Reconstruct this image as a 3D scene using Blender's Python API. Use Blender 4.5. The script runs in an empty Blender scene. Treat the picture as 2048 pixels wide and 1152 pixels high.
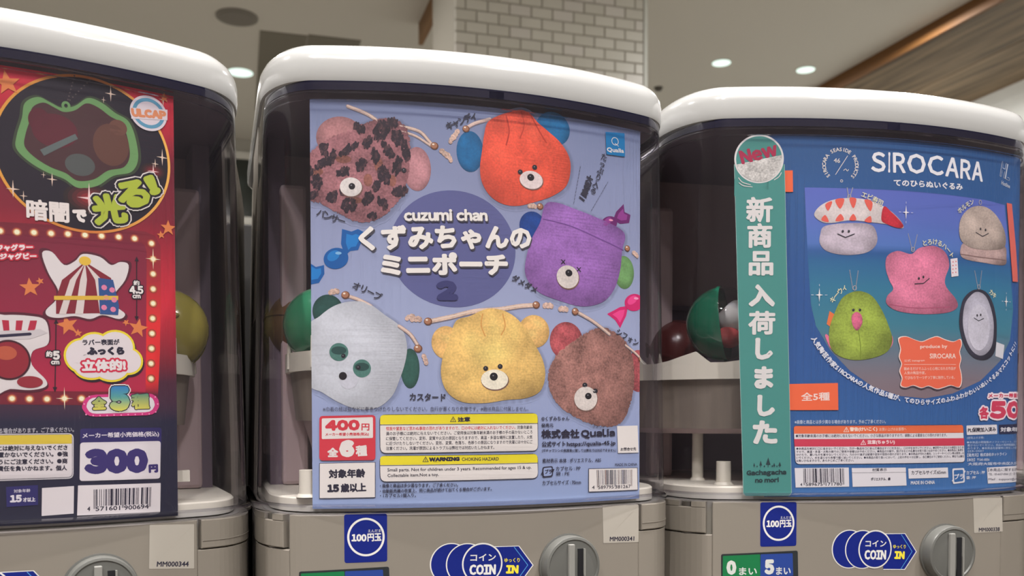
import bpy, bmesh, math, random
import numpy as np
from mathutils import Vector, Matrix
from mathutils.geometry import tessellate_polygon

# ------------------------------------------------------------------ camera
SC = bpy.context.scene
COL = SC.collection
def rad(a): return math.radians(a)
PITCH, ROLL, YAW = rad(-1.5508), rad(-.0626), rad(17.8025)
CAM = Vector((-.1696, -.5589, .0620))
fwd = Vector((math.sin(YAW)*math.cos(PITCH), math.cos(YAW)*math.cos(PITCH), math.sin(PITCH)))
rgt = Vector((math.cos(YAW), -math.sin(YAW), 0)); upv = rgt.cross(fwd)
rr = rgt*math.cos(ROLL) + upv*math.sin(ROLL); uu = -rgt*math.sin(ROLL) + upv*math.cos(ROLL)
cd = bpy.data.cameras.new('camera'); cam = bpy.data.objects.new('camera', cd); COL.objects.link(cam)
cam.matrix_world = Matrix(((rr.x, uu.x, -fwd.x, CAM.x), (rr.y, uu.y, -fwd.y, CAM.y), (rr.z, uu.z, -fwd.z, CAM.z), (0, 0, 0, 1)))
cd.lens = 32.39; cd.sensor_width = 36; cd.sensor_fit = 'HORIZONTAL'; cd.shift_y = .1465
cd.clip_start = .02; cd.clip_end = 60
cd.dof.use_dof = True; cd.dof.focus_distance = .60; cd.dof.aperture_fstop = 13
SC.camera = cam
SC.view_settings.view_transform = 'Standard'; SC.view_settings.look = 'None'
SC.view_settings.exposure = 0.0; SC.view_settings.gamma = 1; SC.view_settings.use_curve_mapping = False
# ------------------------------------------------------------------ world and lamps
W = bpy.data.worlds.new('world'); SC.world = W; W.use_nodes = True
W.node_tree.nodes['Background'].inputs[0].default_value = (.9, .93, 1, 1)
W.node_tree.nodes['Background'].inputs[1].default_value = .25
FLOOR_Z, CEIL_Z = -1.25, 3.262
BTH = rad(1.19)                         # the building grid is turned a little against the row of machines
DEP = Vector((math.sin(BTH), math.cos(BTH), 0)); LAT = Vector((math.cos(BTH), -math.sin(BTH), 0))
def BP(lat, dep, z=0): return LAT*lat + DEP*dep + Vector((0, 0, z))
def lamp(name, loc, size, power, color=(1, .95, .88), aim=None, spread=180):
    l = bpy.data.lights.new(name, 'AREA'); l.shape = 'DISK'; l.size = size; l.energy = power; l.color = color
    l.spread = rad(spread)
    o = bpy.data.objects.new(name, l); COL.objects.link(o); o.location = loc
    if aim is not None: o.rotation_euler = (Vector(aim)-Vector(loc)).to_track_quat('-Z', 'Y').to_euler()
    return o
# unseen spot lamps added as fill, over and in front of the row
for i, x in enumerate((-1.7, -.6, .5, 1.6)):
    lamp('fill_spot_light', (x, -2.3, 3.1), .14, 7.5, (1, .975, .935), aim=(x*.35, 0, .05), spread=70)
for i, x in enumerate((-1.1, .0, 1.1)):
    lamp('fill_spot_light', (x, -1.0, 3.2), .14, 1.5, (1, .96, .91), aim=(x, -.9, 0))
for i, (x, y) in enumerate(((-3.4, 1.0), (-1.6, 3.0), (-.3, 6.0), (-1.6, 8.5), (3.8, 3.2), (4.6, 7.6), (5.0, 5.6), (8.2, 5.5))):  # general room lamps; the unseen one by the partition is added to brighten it
    lamp('ceiling_room_light', (x, y, 3.2), .3, 60, (1, .97, .92), aim=(x, y, 0))
lamp('partition_fill_light', BP(5.7, 6.6, 2.15), .25, 6, (1, .99, .96), aim=BP(6.83, 7.2, 2.6))  # unseen lamp added to brighten the partition wall
for x, y in ((-1.4, -3.4), (1.4, -3.4)): lamp('ceiling_room_light', (x, y, 3.2), .3, 30, (1, .96, .90), aim=(x, y, 0))
lamp('ceiling_row_light', (1.25, -.2, 3.2), .06, 12, (1, .96, .92), aim=(.2, -.05, 0), spread=60)
lamp('ceiling_row_light', (-1.1, -.2, 3.2), .06, 12, (1, .96, .92), aim=(-.2, -.05, 0), spread=60)

# ------------------------------------------------------------------ helpers
def lin(c):
    c = c/255.0
    return c/12.92 if c <= .04045 else ((c+.055)/1.055)**2.4
def C3(r, g, b, k=1.0): return (min(lin(r)*k, .95), min(lin(g)*k, .95), min(lin(b)*k, .95))
MATS = {}
def mat(name, col=(.5, .5, .5), rough=.5, metal=0, coat=0, emit=None, es=1, spec=.5, noise=None, bump=0, trans=0, ior=1.45, alpha=1):
    if name in MATS: return MATS[name]
    m = bpy.data.materials.new(name); m.use_nodes = True; nt = m.node_tree; b = nt.nodes['Principled BSDF']
    b.inputs['Base Color'].default_value = (*col, 1); b.inputs['Roughness'].default_value = rough
    b.inputs['Metallic'].default_value = metal; b.inputs['Coat Weight'].default_value = coat
    b.inputs['Specular IOR Level'].default_value = spec; b.inputs['IOR'].default_value = ior
    b.inputs['Transmission Weight'].default_value = trans; b.inputs['Alpha'].default_value = alpha
    if emit: b.inputs['Emission Color'].default_value = (*emit, 1); b.inputs['Emission Strength'].default_value = es
    if noise or bump:
        tc = nt.nodes.new('ShaderNodeTexCoord'); nz = nt.nodes.new('ShaderNodeTexNoise')
        nt.links.new(tc.outputs['Object'], nz.inputs['Vector'])
        nz.inputs['Scale'].default_value = (noise or (20,))[0]; nz.inputs['Detail'].default_value = 5
        if noise:
            r = nt.nodes.new('ShaderNodeValToRGB'); r.color_ramp.elements[0].position = .3; r.color_ramp.elements[1].position = .7
            r.color_ramp.elements[0].color = (*noise[1], 1); r.color_ramp.elements[1].color = (*noise[2], 1)
            nt.links.new(nz.outputs['Fac'], r.inputs['Fac']); nt.links.new(r.outputs['Color'], b.inputs['Base Color'])
            if len(noise) > 3:
                mp = nt.nodes.new('ShaderNodeMapping'); mp.inputs['Scale'].default_value = noise[3]
                nt.links.new(tc.outputs['Object'], mp.inputs['Vector']); nt.links.new(mp.outputs['Vector'], nz.inputs['Vector'])
        if bump:
            bp = nt.nodes.new('ShaderNodeBump'); bp.inputs['Strength'].default_value = bump; bp.inputs['Distance'].default_value = .002
            nt.links.new(nz.outputs['Fac'], bp.inputs['Height']); nt.links.new(bp.outputs['Normal'], b.inputs['Normal'])
    MATS[name] = m; return m
def glass_mat(name, tint, rough=.02, ior=1.45, gain=1.0, haze=None):
    if name in MATS: return MATS[name]
    m = bpy.data.materials.new(name); m.use_nodes = True; nt = m.node_tree
    for n in list(nt.nodes): nt.nodes.remove(n)
    o = nt.nodes.new('ShaderNodeOutputMaterial'); mx = nt.nodes.new('ShaderNodeMixShader')
    t = nt.nodes.new('ShaderNodeBsdfTransparent'); t.inputs[0].default_value = (*tint, 1)
    g = nt.nodes.new('ShaderNodeBsdfGlossy'); g.inputs['Roughness'].default_value = rough
    f = nt.nodes.new('ShaderNodeFresnel'); f.inputs['IOR'].default_value = ior
    # a thin sheet reflects alike from either side: undo the inversion the node makes on back faces
    ge = nt.nodes.new('ShaderNodeNewGeometry'); mi = nt.nodes.new('ShaderNodeMapRange'); mi.inputs[3].default_value = ior; mi.inputs[4].default_value = 1/ior
    nt.links.new(ge.outputs['Backfacing'], mi.inputs[0]); nt.links.new(mi.outputs[0], f.inputs['IOR'])
    ml = nt.nodes.new('ShaderNodeMath'); ml.operation = 'MULTIPLY'; ml.inputs[1].default_value = gain
    nt.links.new(f.outputs[0], ml.inputs[0]); nt.links.new(ml.outputs[0], mx.inputs[0])
    nt.links.new(t.outputs[0], mx.inputs[1]); nt.links.new(g.outputs[0], mx.inputs[2]); 
    if haze:      # scuffs and reflected room light, mixed in as a faint even colour
        d = nt.nodes.new('ShaderNodeBsdfDiffuse'); d.inputs[0].default_value = (*haze[1], 1); m2 = nt.nodes.new('ShaderNodeMixShader'); m2.inputs[0].default_value = haze[0]
        nt.links.new(mx.outputs[0], m2.inputs[1]); nt.links.new(d.outputs[0], m2.inputs[2]); mx = m2
    nt.links.new(mx.outputs[0], o.inputs[0])
    MATS[name] = m; return m
def print_mat():
    # printed paper: ink colour from the colour attribute, its alpha says how furry the printed photograph is there
    m = bpy.data.materials.new('printed_paper'); m.use_nodes = True; nt = m.node_tree; b = nt.nodes['Principled BSDF']
    b.inputs['Roughness'].default_value = .45; b.inputs['Specular IOR Level'].default_value = .35
    a = nt.nodes.new('ShaderNodeVertexColor'); a.layer_name = 'Col'
    tc = nt.nodes.new('ShaderNodeTexCoord'); n1 = nt.nodes.new('ShaderNodeTexNoise'); n2 = nt.nodes.new('ShaderNodeTexNoise')
    n1.inputs['Scale'].default_value = 750; n1.inputs['Detail'].default_value = 3; n2.inputs['Scale'].default_value = 90; n2.inputs['Detail'].default_value = 3
    for n in (n1, n2): nt.links.new(tc.outputs['Object'], n.inputs['Vector'])
    ad = nt.nodes.new('ShaderNodeMath'); ad.operation = 'ADD'; nt.links.new(n1.outputs['Fac'], ad.inputs[0]); nt.links.new(n2.outputs['Fac'], ad.inputs[1])
    mr = nt.nodes.new('ShaderNodeMapRange'); mr.inputs[1].default_value = .65; mr.inputs[2].default_value = 1.35; mr.inputs[3].default_value = .40; mr.inputs[4].default_value = 1.5
    nt.links.new(ad.outputs[0], mr.inputs[0])
    mx = nt.nodes.new('ShaderNodeMix'); mx.data_type = 'FLOAT'; mx.inputs[2].default_value = 1.0
    nt.links.new(a.outputs['Alpha'], mx.inputs[0]); nt.links.new(mr.outputs[0], mx.inputs[3])
    vm = nt.nodes.new('ShaderNodeVectorMath'); vm.operation = 'SCALE'
    nt.links.new(a.outputs['Color'], vm.inputs[0]); nt.links.new(mx.outputs[0], vm.inputs['Scale'])
    nt.links.new(vm.outputs[0], b.inputs['Base Color'])
    return m
PRINT = print_mat()
GLOSSW = mat('white_gloss_plastic', (.475, .472, .47), .18, coat=.5)
BODYM = mat('cream_plastic', (.245, .218, .187), .38, spec=.4)
BODYD = mat('cream_plastic_core', (.30, .28, .25), .5)  # slightly paler cream for the inner core
CREAM = mat('ivory_plastic', (.74, .70, .60), .4)
COVER = glass_mat('clear_acrylic', (.92, .91, .94), .015, 1.45, 1.0, haze=(.016, (.60, .54, .64)))
FLANGE = glass_mat('thick_acrylic_edge', (.74, .75, .82), .08, 1.5, 2.2)
REFLBAND = mat('navy_reflection_paint', (.010, .010, .026), .12, coat=.4)  # dark reflection under the lid, put into the colour of a strip
DARKIN = mat('dark_interior_plastic', (.17, .13, .165), .45)
BROWNIN = mat('brown_interior_plastic', (.50, .385, .385), .5)
FROST = mat('frosted_beige_plastic', (.26, .22, .18), .45, noise=(60, (.21, .175, .145), (.31, .26, .21), (1, 1, .08)))
BLACK = mat('black_plastic', (.015, .015, .018), .4)
STEEL = mat('steel_pin', (.32, .31, .30), .3, metal=1)
KNOBM = mat('grey_knob_plastic', (.13, .13, .122), .35)
def mesh(name, verts, faces, m, parent=None, smooth=False, label=None, bevel=0):
    me = bpy.data.meshes.new(name); me.from_pydata([tuple(v) for v in verts], [], [tuple(f) for f in faces]); me.update()
    bm = bmesh.new(); bm.from_mesh(me); bmesh.ops.recalc_face_normals(bm, faces=bm.faces); bm.to_mesh(me); bm.free()
    me.materials.append(m)
    o = bpy.data.objects.new(name, me); COL.objects.link(o)
    if smooth:
        me.polygons.foreach_set('use_smooth', [True]*len(me.polygons))
        try: me.set_sharp_from_angle(angle=rad(40))
        except Exception: pass
    if bevel:
        bv = o.modifiers.new('b', 'BEVEL'); bv.width = bevel; bv.segments = 2; bv.limit_method = 'ANGLE'
    if parent: o.parent = parent
    if label: o['label'] = label
    return o
def empty(name, loc=(0, 0, 0), rz=0):
    o = bpy.data.objects.new(name, None); COL.objects.link(o); o.location = loc; o.rotation_euler.z = rz; o.empty_display_size = .02; return o
def tag(o, label=None, cat=None, group=None, kind=None):
    for k, v in (('label', label), ('category', cat), ('group', group), ('kind', kind)):
        if v: o[k] = v
    return o
def boxv(x0, x1, y0, y1, z0, z1):
    v = [(x, y, z) for z in (z0, z1) for y in (y0, y1) for x in (x0, x1)]
    return v, [(0, 1, 3, 2), (4, 5, 7, 6), (0, 1, 5, 4), (2, 3, 7, 6), (0, 2, 6, 4), (1, 3, 7, 5)]
def box(name, x0, x1, y0, y1, z0, z1, m, parent=None, bevel=0, label=None):
    v, f = boxv(x0, x1, y0, y1, z0, z1); return mesh(name, v, f, m, parent, bevel=bevel, label=label)
def bbox_b(name, l0, l1, d0, d1, z0, z1, m, parent=None, bevel=0):
    v, f = boxv(l0, l1, d0, d1, z0, z1); v = [BP(*p) for p in v]; return mesh(name, v, f, m, parent, bevel=bevel)
def cylv(cx, cy, z0, z1, r0, r1=None, n=24):
    r1 = r0 if r1 is None else r1
    v = [(cx+r0*math.cos(2*math.pi*i/n), cy+r0*math.sin(2*math.pi*i/n), z0) for i in range(n)]
    v += [(cx+r1*math.cos(2*math.pi*i/n), cy+r1*math.sin(2*math.pi*i/n), z1) for i in range(n)]
    f = [(i, (i+1) % n, n+(i+1) % n, n+i) for i in range(n)] + [tuple(range(n))[::-1], tuple(range(n, 2*n))]
    return v, f
def join(*parts):
    V, F = [], []
    for v, f in parts:
        k = len(V); V += list(v); F += [tuple(i+k for i in q) for q in f]
    return V, F

# ------------------------------------------------------------------ plan of a machine (front curve), in machine coordinates, metres
WH, BPL, BBL, XA, CDP = .145, .0287, .0244, .7959, .0586
def plan(inset=0.0, back=.12, s=1.0, B=BPL):
    w = WH*s; xa = XA*w; xs = np.linspace(0, xa, 24); ys = B*s*(xs/w)**2
    sl = 2*B*s*xa/w**2; P0 = np.array([xa, ys[-1]]); P3 = np.array([w, ys[-1]+CDP*s]); n = w-xa; k = .56
    P1 = P0+np.array([1, sl])*n*k; P2 = P3-np.array([0, CDP*s*k]); u = np.linspace(0, 1, 15)[1:, None]
    Bz = (1-u)**3*P0+3*u*(1-u)**2*P1+3*u*u*(1-u)*P2+u**3*P3
    X = np.concatenate([xs, Bz[:, 0]]); Y = np.concatenate([ys, Bz[:, 1]])
    X = np.concatenate([-X[:0:-1], X]); Y = np.concatenate([Y[:0:-1], Y]); P = np.stack([X, Y], 1)
    P = np.vstack([[P[0, 0], back], P, [P[-1, 0], back]])
    T = np.gradient(P, axis=0); T /= np.linalg.norm(T, axis=1)[:, None]; T[0] = (0, -1); T[-1] = (0, 1)
    N = np.stack([-T[:, 1], T[:, 0]], 1); Q = P+N*inset; Q[0, 1] = back; Q[-1, 1] = back
    return Q, -N
def arclen(Q):
    s = np.concatenate([[0], np.cumsum(np.linalg.norm(np.diff(Q, axis=0), axis=1))])
    i = np.argmin(np.abs(Q[:, 0])+(Q[:, 1] > .1)*9); return s-s[i]
def closed_plan(inset, back, s=1.0, B=BPL, rc=.02):
    # closed outline with rounded back corners
    Q, _ = plan(inset, back-rc, s, B); w = Q[-1, 0]
    t = np.linspace(0, math.pi/2, 7)[1:]
    right = np.stack([w-rc+rc*np.cos(t), back-rc+rc*np.sin(t)], 1)
    left = np.stack([-right[::-1, 0], right[::-1, 1]], 1)
    return np.vstack([Q, right, left[:-1]])
def offset_closed(P, d):
    T = np.roll(P, -1, 0)-np.roll(P, 1, 0); T /= np.linalg.norm(T, axis=1)[:, None]
    return P+np.stack([-T[:, 1], T[:, 0]], 1)*d          # d > 0 goes inward
def loft(rings, cap0=True, cap1=True):
    V, F = [], []; n = len(rings[0][0])
    for P, z in rings: V += [(p[0], p[1], z) for p in P]
    for k in range(len(rings)-1):
        for i in range(n):
            j = (i+1) % n; F.append((k*n+i, k*n+j, (k+1)*n+j, (k+1)*n+i))
    if cap0: F.append(tuple(range(n))[::-1])
    if cap1: F.append(tuple(range((len(rings)-1)*n, len(rings)*n)))
    return V, F

# ------------------------------------------------------------------ flat print on a curved sheet
def split_axis(T, ax, vals):
    for c in vals:
        d = T[:, :, ax]-c; mn = d.min(1); mx_ = d.max(1); cr = (mn < -1e-5) & (mx_ > 1e-5)
        if not cr.any(): continue
        K = T[~cr]; X = T[cr]; D = d[cr]; pos = D > 0; cnt = pos.sum(1)
        lone = np.where(cnt == 1, pos.argmax(1), (~pos).argmax(1)); r = np.arange(len(X))
        a, b, e = X[r, lone], X[r, (lone+1) % 3], X[r, (lone+2) % 3]
        da, db, de = D[r, lone][:, None], D[r, (lone+1) % 3][:, None], D[r, (lone+2) % 3][:, None]
        p = a+(b-a)*(da/(da-db)); q = a+(e-a)*(da/(da-de))
        T = np.concatenate([K, np.stack([a, p, q], 1), np.stack([p, b, e], 1), np.stack([p, e, q], 1)])
    return T
GLY = {}
RNG = np.random.RandomState(1)
def packed(s):
    # grotesque letterforms (the full-width cut of the East Asian face), set close
    Vs, Fs, Es, x, k = [], [], [], 0.0, 0
    for ch in s:
        if ch == ' ': x += .3; continue
        V, F, E = glyphs(chr(ord(ch)+0xFEE0)); lo = V[:, 0].min(); w = V[:, 0].max()-lo
        Vs.append(V+np.array([x-lo, 0])); Fs.append(F+k); Es.append(E+k); k += len(V); x += w+.10
    return np.concatenate(Vs), np.concatenate(Fs), np.concatenate(Es)
def glyphs(s):
    if s in GLY: return GLY[s]
    c = bpy.data.curves.new('t', 'FONT'); c.body = s; c.size = 1; c.resolution_u = 2
    o = bpy.data.objects.new('t', c); COL.objects.link(o)
    dg = bpy.context.evaluated_depsgraph_get(); dg.update(); me = bpy.data.meshes.new_from_object(o.evaluated_get(dg))
    me.calc_loop_triangles()
    V = np.array([v.co[:2] for v in me.vertices]).reshape(-1, 2); F = np.array([t.vertices[:] for t in me.loop_triangles]).reshape(-1, 3)
    bpy.data.objects.remove(o); bpy.data.curves.remove(c); bpy.data.meshes.remove(me)
    E = np.sort(np.concatenate([F[:, [0, 1]], F[:, [1, 2]], F[:, [2, 0]]]), 1)
    if len(E):
        E, n = np.unique(E, axis=0, return_counts=True); E = E[n == 1]
    GLY[s] = (V, F, E); return GLY[s]
def stroke(V, E, r, n=6):
    if not len(E): return np.zeros((0, 3, 2))
    a, b = V[E[:, 0]], V[E[:, 1]]; t = b-a; L = np.linalg.norm(t, axis=1)[:, None]+1e-9; nn = np.stack([-t[:, 1], t[:, 0]], 1)/L*r
    q = [np.stack([a+nn, a-nn, b-nn], 1), np.stack([a+nn, b-nn, b+nn], 1)]
    P = V[np.unique(E)]; an = np.linspace(0, 2*math.pi, n, endpoint=False); ring = np.stack([np.cos(an), np.sin(an)], 1)*r
    for i in range(1, n-1): q.append(np.stack([P+ring[0], P+ring[i], P+ring[i+1]], 1))
    return np.concatenate(q)
def catmull(pts, n=6, closed=True):
    P = np.array(pts, float); m = len(P); out = []
    for i in range(m if closed else m-1):
        if closed: p0, p1, p2, p3 = P[(i-1) % m], P[i], P[(i+1) % m], P[(i+2) % m]
        else: p0, p1, p2, p3 = P[max(i-1, 0)], P[i], P[i+1], P[min(i+2, m-1)]
        for k in range(n):
            f = k/n; out.append(.5*(2*p1+(p2-p0)*f+(2*p0-5*p1+4*p2-p3)*f*f+(-p0+3*p1-3*p2+p3)*f**3))
    if not closed: out.append(P[-1])
    return np.array(out)
def fill(P):
    vs = [Vector((p[0], p[1], 0)) for p in P]; t = tessellate_polygon([vs])
    P = np.array(P); return P[np.array(t)].reshape(-1, 3, 2)
GAIN = 1.22
class Sheet:
    """A printed sheet lying on a machine's curved surface; u along the curve, v up, both in mm."""
    def __init__(self, parent, Q, N, off=0.0):
        self.parent, self.Q, self.N, self.S, self.off = parent, Q, N, arclen(Q), off; self.buckets = {}; self.cur = None; self.clip = None; self.aff = None
        self.ug = self.S[1:-1]*1000
    def part(self, name, label=None):
        self.cur = (name, label, len(self.buckets)); self.buckets[self.cur] = []; return self
    def place(self, U, V, off):
        u = U/1000; off = np.asarray(off)
        x = np.interp(u, self.S, self.Q[:, 0]); y = np.interp(u, self.S, self.Q[:, 1])
        nx = np.interp(u, self.S, self.N[:, 0]); ny = np.interp(u, self.S, self.N[:, 1])
        return np.stack([x+nx*off, y+ny*off, V/1000], -1)
    def tri(self, T, col, z, fuzz=0, grid=0, fn=None):
        if not len(T): return
        T = np.asarray(T, float)
        if self.aff: T = T*np.array([self.aff[0], self.aff[2]])+np.array([self.aff[1], self.aff[3]])
        if self.clip:
            u0, u1 = self.clip; T = split_axis(T, 0, [u0, u1]); m = T[:, :, 0].mean(1); T = T[(m > u0) & (m < u1)]
            if not len(T): return
        lo, hi = T[:, :, 0].min(), T[:, :, 0].max()
        T = split_axis(T, 0, [c for c in self.ug if lo < c < hi])
        if grid:
            T = split_axis(T, 0, np.arange(math.ceil(lo/grid)*grid, hi, grid))
            T = split_axis(T, 1, np.arange(math.ceil(T[:, :, 1].min()/grid)*grid, T[:, :, 1].max(), grid))
        # drop slivers
        e1 = T[:, 1]-T[:, 0]; e2 = T[:, 2]-T[:, 0]; ar = np.abs(e1[:, 0]*e2[:, 1]-e1[:, 1]*e2[:, 0]); T = T[ar > 1e-6]
        U = T[:, :, 0].ravel(); V = T[:, :, 1].ravel()
        c = np.zeros((len(U), 4)); c[:, 3] = fuzz
        if fn is not None: c[:, :3] = np.clip(fn(U, V), 0, .95)
        else: c[:, :3] = np.array(C3(*col, GAIN))
        # every scrap of ink lies a hair above or below its neighbour, so that none coincide
        jz = np.repeat(RNG.rand(len(T))*.000016, 3); P = self.place(U, V, self.off+z*.00005+jz)
        self.buckets[self.cur].append((P, c))
    def poly(self, pts, col, z, n=0, **k): 
        P = catmull(pts, n) if n else np.array(pts, float); self.tri(fill(P), col, z, **k); return P
    def ell(self, o, col, z, rot=0, n=28, **k):
        u, v, a, b = o; t = np.linspace(0, 2*math.pi, n, endpoint=False); x, y = a*np.cos(t), b*np.sin(t); c, s = math.cos(rad(rot)), math.sin(rad(rot))
        P = np.stack([u+x*c-y*s, v+x*s+y*c], 1); self.tri(fill(P), col, z, **k); return P
    def ring(self, o, w, col, z, n=48, fn=None):
        u, v, a, b = o; t = np.linspace(0, 2*math.pi, n, endpoint=False); A = np.stack([u+a*np.cos(t), v+b*np.sin(t)], 1); B = np.stack([u+(a-w)*np.cos(t), v+(b-w)*np.sin(t)], 1)
        A2, B2 = np.roll(A, -1, 0), np.roll(B, -1, 0); self.tri(np.concatenate([np.stack([A, A2, B], 1), np.stack([B, A2, B2], 1)]), col, z, fn=fn)
    def line(self, pts, w, col, z, n=0, taper=0, **k):
        P = catmull(pts, n, False) if n else np.array(pts, float); E = np.stack([np.arange(len(P)-1), np.arange(1, len(P))], 1)
        self.tri(stroke(P, E, w/2, 8), col, z, **k)
    def dots(self, pts, r, col, z):
        for p in pts: self.ell((p[0], p[1], r, r), col, z, n=8)
    def rrect(self, q, r, col, z, **k):
        # rounded four-sided box from its corners (top left, top right, bottom right, bottom left)
        q = [np.array(p, float) for p in q]; P = []
        for i in range(4):
            p, a, b = q[i], q[i-1], q[(i+1) % 4]; da = (a-p)/np.linalg.norm(a-p); db = (b-p)/np.linalg.norm(b-p)
            p0, p2 = p+da*r, p+db*r
            for t in (0, .25, .5, .75, 1): P.append((1-t)**2*p0+2*t*(1-t)*p+t*t*p2)
        self.tri(fill(P), col, z, **k); return P
    def text(self, s, box, col, z, bold=0, outl=(), slant=0, **k):
        """box = (u0, v0, u1, v1, height): lettering fitted between the two baseline ends"""
        u0, v0, u1, v1, h = box; V, F, E = packed(s) if (bold >= .2 and all(33 <= ord(c) < 127 or c == ' ' for c in s)) else glyphs(s)
        if not len(F): return
        lo, hi = V.min(0), V.max(0); d = np.array([u1-u0, v1-v0]); L = np.hypot(*d); d = d/L; nrm = np.array([-d[1], d[0]])
        ins = bold
        X = (V-lo)/(hi-lo+1e-9); X = X*np.array([L-2*ins, h-2*ins])+ins
        if slant: X[:, 0] += X[:, 1]*slant
        P = np.array([u0, v0])+X[:, :1]*d+X[:, 1:]*nrm
        self._text(P, F, E, col, z, bold, outl, k)
    def _text(self, P, F, E, col, z, bold, outl, k):
        for i, (r, c) in enumerate(outl): 
            self.tri(np.concatenate([P[F], stroke(P, E, bold+r)]), c, z+i)
        T = P[F]
        if bold: T = np.concatenate([T, stroke(P, E, bold)])
        self.tri(T, col, z+len(outl), **k)
    def char(self, ch, c, size, col, z, rot=0, bold=0, outl=(), sx=1, **k):
        V, F, E = glyphs(ch)
        if not len(F): return
        lat = ord(ch) < 0x250; cx = (V[:, 0].min()+V[:, 0].max())/2 if lat else .5; X = (V-np.array([cx, .36 if not lat else .34]))*size*np.array([sx, 1])
        a, b = math.cos(rad(rot)), math.sin(rad(rot)); P = np.stack([c[0]+X[:, 0]*a-X[:, 1]*b, c[1]+X[:, 0]*b+X[:, 1]*a], 1)
        self._text(P, F, E, col, z, bold, outl, k)
    def along(self, s, pts, size, col, z, bold=0, vert=False, **k):
        P = catmull(pts, 8, False); L = np.concatenate([[0], np.cumsum(np.linalg.norm(np.diff(P, axis=0), axis=1))])
        wd = [.55 if ord(c) < 0x250 else 1.0 for c in s]; tot = sum(wd); acc = 0
        for c, w in zip(s, wd):
            t = (acc+w/2)/tot*L[-1]; acc += w
            x = np.interp(t, L, P[:, 0]); y = np.interp(t, L, P[:, 1]); x2 = np.interp(t+.3, L, P[:, 0]); y2 = np.interp(t+.3, L, P[:, 1]); x1 = np.interp(t-.3, L, P[:, 0]); y1 = np.interp(t-.3, L, P[:, 1])
            an = math.degrees(math.atan2(y2-y1, x2-x1)); self.char(c, (x, y), size, col, z, rot=an+(90 if vert else 0), bold=bold, **k)
    def build(self, sheet=None, thick=.0004):
        """sheet = (outline, colour function): the paper itself, drawn first"""
        made = []
        for (name, label, _), lst in self.buckets.items():
            if not lst: continue
            P = np.concatenate([a for a, b in lst]).astype(np.float32); Cc = np.concatenate([b for a, b in lst]).astype(np.float32); n = len(P)
            me = bpy.data.meshes.new(name); me.vertices.add(n); me.vertices.foreach_set('co', P.ravel())
            me.loops.add(n); me.loops.foreach_set('vertex_index', np.arange(n, dtype=np.int32)); m = n//3
            me.polygons.add(m); me.polygons.foreach_set('loop_start', np.arange(0, n, 3, dtype=np.int32))
            try: me.polygons.foreach_set('loop_total', np.full(m, 3, dtype=np.int32))
            except Exception: pass
            me.update(); at = me.color_attributes.new('Col', 'FLOAT_COLOR', 'POINT'); at.data.foreach_set('color', Cc.ravel())
            me.materials.append(PRINT); o = bpy.data.objects.new(name, me); COL.objects.link(o); o.parent = self.parent
            if label: o['label'] = label
            made.append(o)
        return made
WHT = (212, 208, 202); INK = (38, 36, 52)
def vgrad(stops, noise=0, seed=0):
    st = sorted(stops); vs = [s[0] for s in st]; cs = np.array([C3(*s[1], GAIN) for s in st])
    def f(U, V): return np.stack([np.interp(V, vs, cs[:, i]) for i in range(3)], 1)
    return f
def plush(col, o, dark=.36, hi=.04, folds=0, seed=0):
    """soft light and shade inside a printed photograph of a plush thing"""
    base = np.array(C3(*col, GAIN)); u0, v0, a, b = o; rs = np.random.RandomState(seed); ph = rs.rand(4)*6
    def f(U, V):
        x, y = (U-u0)/a, (V-v0)/b; q = np.clip(x*x+y*y, 0, 1.4)
        k = 1+hi*(1-q)-dark*np.clip(q-.35, 0, 1)+.10*y-.05*x
        k = k+.06*np.sin(x*4+ph[0]+np.sin(y*3+ph[1])*1.5)+.05*np.sin(y*6+x*3+ph[2])
        if folds: k = k+folds*np.clip(y-.1, 0, 1)*np.sin(x*14+ph[3]+y*2)
        return base[None]*k[:, None]
    return f
def ean(code):
    Lc = ['0001101', '0011001', '0010011', '0111101', '0100011', '0110001', '0101111', '0111011', '0110111', '0001011']
    Gc = [''.join('1' if c == '0' else '0' for c in s)[::-1] for s in Lc]; Rc = [''.join('1' if c == '0' else '0' for c in s) for s in Lc]
    par = ['LLLLLL', 'LLGLGG', 'LLGGLG', 'LLGGGL', 'LGLLGG', 'LGGLLG', 'LGGGLL', 'LGLGLG', 'LGLGGL', 'LGGLGL'][int(code[0])]
    return '101'+''.join((Lc if p == 'L' else Gc)[int(c)] for p, c in zip(par, code[1:7]))+'01010'+''.join(Rc[int(c)] for c in code[7:])+'101'
def barcode(A, code, q, z, col=INK, cols=None):
    """q = top left, top right, bottom right, bottom left of the bars"""
    q = [np.array(p, float) for p in q]; bits = ean(code); n = len(bits); i = 0
    while i < n:
        if bits[i] == '1':
            j = i
            while j < n and bits[j] == '1': j += 1
            lg = 1.0 if (i < 3 or i > n-4 or 44 < i < 50) else .86
            a, b = i/n, j/n; tl = q[0]+(q[1]-q[0])*a; tr = q[0]+(q[1]-q[0])*b; bl = q[3]+(q[2]-q[3])*a; br = q[3]+(q[2]-q[3])*b
            bl = tl+(bl-tl)*lg; br = tr+(br-tr)*lg; A.poly([tl, tr, br, bl], (cols[i % len(cols)] if cols else col), z); i = j
        else: i += 1
def star(A, c, r, col, z, rot=0, inner=.42):
    P = []
    for i in range(10):
        a = rad(rot+90+i*36); q = r if i % 2 == 0 else r*inner; P.append((c[0]+q*math.cos(a), c[1]+q*math.sin(a)))
    A.poly(P, col, z)
def sparkle(A, c, r, col, z, w=.16, r2=.7):
    P = []
    for i in range(8):
        a = rad(90+i*45); q = (r if i in (0, 4) else r*r2) if i % 2 == 0 else r*w; P.append((c[0]+q*math.cos(a), c[1]+q*math.sin(a)))
    A.poly(P, col, z)

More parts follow.
